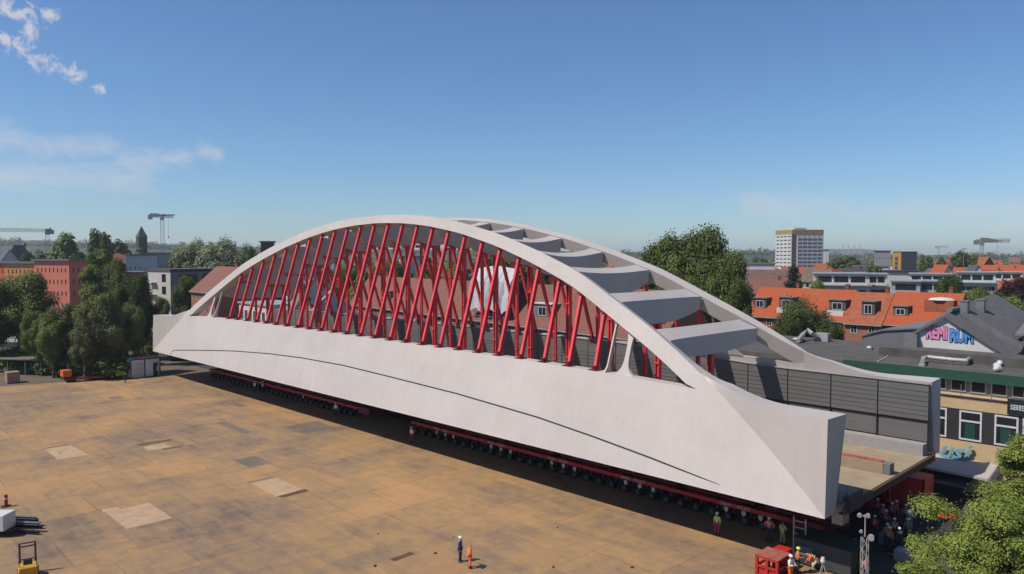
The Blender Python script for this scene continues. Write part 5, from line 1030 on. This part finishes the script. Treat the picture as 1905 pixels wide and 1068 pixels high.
def ttype(k):
    if k in TT: return TT[k]
    d=dict(
     broad=lambda:(leaf_mesh('crown',F_DARK,34000,blobs_round(5.2,9.4,7.9,44,3),.165,seed=3),trunk_mesh(10,.42,.85,7,BARK,1),12.5),
     broad2=lambda:(leaf_mesh('crown',F_MID,30000,blobs_round(4.6,9.0,7.4,40,8),.16,seed=8),trunk_mesh(10,.38,.85,7,BARK,2),12),
     olive=lambda:(leaf_mesh('crown',F_OLIVE,28000,blobs_round(4.0,10.5,7.4,38,12),.15,droop=.6,seed=12),trunk_mesh(10,.28,.9,7,BIRCH,3),12.5),
     poplar=lambda:(leaf_mesh('crown',F_MID,28000,blobs_round(2.9,15.5,9.2,42,15),.16,seed=15),trunk_mesh(14,.35,.95,5,BARK,4),17),
     willow=lambda:(leaf_mesh('crown',F_WIL,26000,blobs_round(4.4,7.4,6.6,26,18),.14,droop=2.4,flat=.1,seed=18),trunk_mesh(9,.35,.85,7,BARK,5),10.5),
     bush=lambda:(leaf_mesh('crown',F_MID,5000,blobs_round(2.0,3.2,1.7,14,21),.16,seed=21),trunk_mesh(2.6,.10,.8,5,BARK,6),3.4),
     ybush=lambda:(leaf_mesh('crown',F_YEL,4500,blobs_round(1.9,3.4,1.8,14,22),.16,seed=22),trunk_mesh(2.6,.10,.8,5,BARK,7),3.5),
     conifer=lambda:(leaf_mesh('crown',F_CON,20000,[(0,0,2+i*1.15,(3.1-.27*i)*(.9+.2*(i%2)),.75) for i in range(10)]+[(0,0,12.6,.3,1)],.17,droop=.5,seed=25),trunk_mesh(13,.3,.95,0,BARK,8),13.5),
     plum=lambda:(leaf_mesh('crown',F_PLUM,16000,blobs_round(4.0,7.0,6.0,26,28),.18,seed=28),trunk_mesh(8,.3,.85,6,BARK,9),9.6),
     far=lambda:(leaf_mesh('crown',F_DARK,4200,blobs_round(5.0,8.5,7.2,24,31),.42,seed=31),trunk_mesh(9,.5,.7,0,BARK,10),11.6),
     far2=lambda:(leaf_mesh('crown',F_OLIVE,4200,blobs_round(5.6,8.0,6.8,24,33),.42,seed=33),trunk_mesh(9,.5,.7,0,BARK,11),11.0),
     far3=lambda:(leaf_mesh('crown',F_MID,4000,blobs_round(4.4,9.4,7.2,24,36),.42,seed=36),trunk_mesh(9,.5,.7,0,BARK,12),12.0),
     silver=lambda:(leaf_mesh('crown',F_SILV,20000,blobs_round(5.6,9.0,7.6,40,38),.24,seed=38),trunk_mesh(10,.45,.8,5,BARK,13),12.3))
    TT[k]=d[k](); return TT[k]
def tree(kind,x,y,h,label,wscale=1.0,group=None,cat='tree',name=None,z=0,nt=True):
    cr,tk,H0=ttype(kind); s=h/H0
    t=thing(name or {'bush':'shrub','ybush':'shrub','conifer':'conifer_tree','poplar':'poplar_tree','willow':'weeping_tree'}.get(kind,'broadleaf_tree'),label,cat,(x,y,z),random.uniform(0,6.28),group)
    c=inst('crown',cr,t); c.scale=(s*wscale,s*wscale,s)
    if nt: k=inst('trunk',tk,t); k.scale=(s*wscale,s*wscale,s)
    return t
def tpx(kind,px,ytop,D,wpx,label,**k):
    g=ground_at(px,D); h=zat(ytop,D); cr,tk,H0=ttype(kind); s=h/H0; w0={'broad':10.6,'broad2':9.4,'olive':8.2,'poplar':5.8,'willow':9.6,'bush':4,'ybush':4,'conifer':6,'plum':8.2,'far':10.4,'far2':11.5,'far3':9,'silver':11.6}[kind]
    return tree(kind,g.x,g.y,h,label,wscale=(wpx*D/FOC)/(w0*s),**k)
# left cluster behind the yard edge
tpx('broad',38,508,140,125,'broad dark round tree at the far left in front of the orange apartments')
tpx('broad',-22,530,135,80,'dark tree cut by the left picture edge')
tpx('broad2',66,572,131,60,'lighter green tree before the broad dark tree at the far left')
tpx('olive',118,556,131,85,'olive tree before the pink apartment block')
tpx('olive',188,535,129,92,'pale-stemmed olive birch left of the site cabin')
tpx('olive',152,580,126,60,'low olive birch standing left of the pale-stemmed one')
tpx('poplar',170,470,165,44,'slim tree just left of the tall pointed tree')
tpx('poplar',190,440,190,62,'tall pointed tree rising highest in the left cluster')
tpx('broad',218,482,175,64,'dark tree right of the tall pointed tree')
tpx('broad2',232,500,150,66,'mid green tree in the middle of the left cluster')
tpx('broad',262,512,142,56,'dark tree left of the modern block')
tpx('broad2',246,560,133,52,'green tree behind the site cabin')
tpx('broad2',94,590,128,60,'round green tree behind the open shed')
tpx('broad',212,590,131,70,'dark tree directly behind the telehandler')
tpx('broad',140,610,135,80,'dark low tree behind the orange bin')
tpx('ybush',277,622,150,34,'yellow-green shrub left of the left bridge end',cat='shrub')
tpx('bush',268,640,144,34,'green shrub behind the corner of the site cabin',cat='shrub')
tpx('broad2',300,548,172,34,'small tree before the sun-toned end wall of the modern block')
tpx('broad2',348,508,178,52,'green tree before the shade-toned front of the modern block')
for i,(px,yt,D) in enumerate(((20,640,138),(60,645,136),(95,650,133),(130,652,131),(165,655,129),(200,655,128),(235,655,131),(330,668,150),(352,672,152),(372,676,150),(392,680,148))):
    g=ground_at(px,D); tree('bush',g.x,g.y,zat(yt,D) if px<300 else 3.6,['hedge shrub behind the tan crate','hedge shrub behind the open shed','hedge shrub right of the open shed','hedge shrub behind the orange bin','hedge shrub behind the low trailer','hedge shrub behind the telehandler','hedge shrub left of the site cabin','shrub just right of the site cabin under the bridge end','second shrub right of the site cabin under the bridge','third shrub right of the site cabin under the bridge','shrub nearest the transporters under the left bridge end'][i],wscale=1.5,group=['hedge shrubs along the rear yard edge','shrubs under the left bridge end'][px>300],cat='shrub')
# mid skyline left
tpx('silver',365,442,270,84,'pale silvery green tree left of the arch flank'); tpx('silver',412,440,262,100,'largest pale silvery green tree left of the arch flank'); tpx('silver',450,452,255,84,'silvery green tree touching the arch flank')
tpx('far3',124,434,330,74,'round tree right of the grey crane on the left skyline'); tpx('far',184,426,320,56,'dark round treetop above the tall pointed tree'); tpx('far',222,445,360,46,'dark treetop left of the church tower'); tpx('far2',335,458,300,46,'olive tree right of the white crane'); tpx('far3',470,462,240,36,'tree between silvery trees and dark rooftop box')
tpx('far2',66,462,300,60,'brownish tree above the orange apartments'); tpx('far3',258,462,380,44,'light green treetop at the foot of the church tower')
# behind the bridge, seen through the hangers
for i,(px,yt,D,w) in enumerate(((560,540,185,60),(640,500,200,60),(670,505,190,60),(700,488,230,60),(735,482,230,60),(800,480,240,70),(850,478,230,60),(905,476,235,70),(960,480,215,80),(1010,478,230,70),(1060,482,225,70),(1110,486,220,70),(1155,480,200,60))):
    tpx(['broad2','broad','far3'][i%3],px,yt,D,w,['leftmost','second','third','fourth','fifth','sixth','middle','eighth','ninth','tenth','eleventh','twelfth','rightmost'][i]+' tree from the left above the brown roofs, seen between red hangers',group='trees beyond the brown-roofed terrace')
# right of the bridge
tpx('broad',1290,424,122,150,'biggest dark green tree, rising right of the arch crown')
tpx('broad',1238,446,128,110,'dark green tree forming the left shoulder of the biggest tree')
tpx('broad',1345,470,116,110,'dark green tree forming the right flank of the biggest tree')
tpx('broad',1270,505,112,120,'low dark tree in front of the biggest tree'); tpx('broad',1370,520,112,70,'dark low tree between the biggest tree and the orange roofs')
tpx('plum',1388,540,112,38,'dark red plum tree at the left end of the orange terrace')
tpx('willow',1500,530,112,104,'weeping willow-like tree before the orange terrace')
tpx('willow',1470,560,108,60,'smaller weeping tree left of the willow-like tree'); tpx('willow',1545,575,110,60,'small weeping tree right of the willow-like tree')
tpx('conifer',1477,489,180,78,'dark conifer behind the orange roofs'); tpx('broad2',1520,514,172,44,'olive tree right of the conifer')
tpx('broad',1770,512,160,62,'round dark tree above the right end of the orange terrace'); tpx('broad2',1812,530,150,64,'green tree right of the round dark tree'); tpx('broad',1845,540,145,56,'dark tree behind the right wing of the hall')
tpx('broad2',1888,545,120,84,'bright green tree at the right edge behind the hall'); tpx('broad2',1925,560,110,90,'green tree cut by the right picture edge'); tpx('plum',1895,512,190,76,'dark plum-brown tree at the right skyline edge')
tpx('broad',1872,600,112,50,'dark green tree at the foot of the right wing'); tpx('broad2',1915,600,104,60,'low green tree at the right edge beyond the flat roof')
for px,yt,D,w,l in ((1722,474,420,30,'small round treetop left of the tiny far crane'),(1750,478,430,26,'treetop right of the small round treetop'),(1784,466,430,42,'pointed treetop nearest the thin pole'),(1803,471,430,36,'round treetop left of the orange crane'),(1412,478,520,40,'treetop left of the tower block'),(1570,476,470,80,'dark treetops right of the tower block'),(1625,492,300,40,'dark red-green tree before the grey block')):
    tpx('far',px,yt,D,w,l)
seenl={}
for i in range(150):
    px=random.choice([random.uniform(-60,520),random.uniform(520,1200),random.uniform(1390,1960)]); D=random.choice([random.uniform(230,430),random.uniform(430,1100)])
    hmax=8.5+ (6 if px<520 else 3)*random.random() if D<430 else 10+random.random()*9+(5 if px<520 else 0)
    g=ground_at(px,D); k=random.choice(['far','far2','far3','far']); dist='far' if D<430 else 'very distant'
    tree(k,g.x,g.y,hmax,'%s %s tree among houses %s'%(dist,{'far':'dark green','far2':'olive','far3':'mid green'}[k],side_nm(px)),wscale=random.uniform(.9,1.4),group='%s trees %s'%(dist,side_nm(px)),nt=D<430)
# foreground tree at the lower right
def fg_tree(px,py,D,Rr,Hh,n,label,seed,base):
    c=atD(px,py,D); t=thing('maple_tree',label,'tree',(c.x,c.y,0)); rd0=random.Random(seed); bl=[]
    for i in range(120):
        a_=rd0.uniform(0,6.28); u_=rd0.uniform(-.9,1); q_=math.sqrt(1-u_*u_); k_=rd0.uniform(.35,1.0)*(1.12 if rd0.random()<.2 else .92); r0=Rr*rd0.uniform(.11,.23)
        bl.append((math.cos(a_)*q_*Rr*k_,math.sin(a_)*q_*Rr*k_,c.z+u_*Hh*.5*k_,r0,r0*.7)) 
    me=leaf_mesh('crown',F_FRESH,int(n*2.6),bl,.064,seed=seed,flat=.9,fuzz=.28); inst('crown',me,t); b=MB(); b.tube([(0,0,0),(.1,0,c.z*.6),(0,.1,c.z+Hh*.3)],[.3,.24,.06],10); rd=random.Random(seed)
    for (x,y,z,r1,r2) in bl[1:18]: b.tube([(0,0,max(1,c.z-Hh*.3)),(x*.5,y*.5,(z+c.z)/2-.4),(x,y,z)],[.13,.08,.02],6)
    b.build('trunk',BARK,t); return t
fg_tree(1862,1052,43,4.35,8.4,50000,'leafy bright green tree filling the lower right corner',51,0)
fg_tree(1735,1120,41,2.5,4.4,15000,'lower left part tree beside the leafy bright green tree',52,0)
fg_tree(1922,900,47,2.5,7.6,18000,'bright green tree cut by the right picture edge',53,0)
# wooded far hills
def hill(name,pts,D,depth,mt,seed,kind='structure',amp=1.0):
    rg=np.random.default_rng(seed); n=260; rows=10; V=[];F=[]
    pxs=np.linspace(pts[0][0],pts[-1][0],n); ys=np.interp(pxs,[p[0] for p in pts],[p[1] for p in pts]); nz=np.convolve(rg.normal(size=n+8),np.ones(5)/5,'valid')[:n]
    for j in range(rows):
        Dj=D+depth*j/(rows-1); f=math.sin(math.pi*min(1,j/(rows-1)*.98+.0)*.5)
        for i in range(n):
            p=atD(pxs[i],HOR,Dj); z=-2+(zat(ys[i],D+depth)+2)*f+nz[i]*amp*f+rg.normal()*amp*.5*f; V.append((p.x,p.y,z))
    for j in range(rows-1):
        for i in range(n-1): F.append((j*n+i,j*n+i+1,(j+1)*n+i+1,(j+1)*n+i))
    b=MB(); b.add(V,F); o=b.build(name,mt); o['kind']=kind; return o
HM=mat('wooded hill green',(.03,.05,.022),.95,.3,.02,col2=(.075,.095,.045),detail=8)
hill('hills',[(-300,452),(0,447),(60,447),(160,452),(300,456),(480,460),(800,466),(1200,470),(1400,468),(1440,466),(1560,474),(1905,476),(2300,474)],1300,900,HM,5,amp=2.2)
hill('hills',[(1500,476),(1525,464),(1600,463),(1636,466),(1660,476)],2600,300,mat('pale blue grey heap',(.16,.17,.17),.95,.15,.01),6,amp=.5)
for i in range(4):
    g=ground_at(1568+i*10.5,2700); t=thing('chimney_stack','thin far chimney on the pale heap right of the tower block','chimney',(g.x,g.y,0),group='four thin far chimneys on the pale heap'); b=MB(); b.tube([(0,0,0),(0,0,zat(455,2700))],[2,1.4],6); b.build('stack',LGREY,t)
FW_=leaf_mesh('woodland',F_DARK,90000,[(*ground_at(px,Dd).xy,4,24,7+random.random()*7) for px in range(-200,2200,26) for Dd in (950,1150)]+[(*ground_at(px,1750).xy,zat(float(np.interp(px,[-300,0,160,480,1200,1440,1560,2200],[453,448,452,461,471,468,475,475])),1750)-6+random.uniform(-5,6),15,random.uniform(6,12)) for px in range(-200,2200,11)],2.6,seed=77); o=inst('woodland',FW_); o['kind']='stuff'; 
# ------------------------------------------------------------ haze
HZ=bpy.data.materials.new('haze'); HZ.use_nodes=True; t=HZ.node_tree; t.nodes.remove(t.nodes['Principled BSDF']); pv=t.nodes.new('ShaderNodeVolumePrincipled'); pv.inputs['Color'].default_value=(.86,.91,1.0,1); pv.inputs['Density'].default_value=HAZE; pv.inputs['Anisotropy'].default_value=.2
t.links.new(pv.outputs[0],t.nodes['Material Output'].inputs['Volume'])
if HAZE>0:
    b=MB(); b.box(-7200,3700,-3200,7200,-3,80); o=b.build('haze',HZ); o['kind']='stuff'
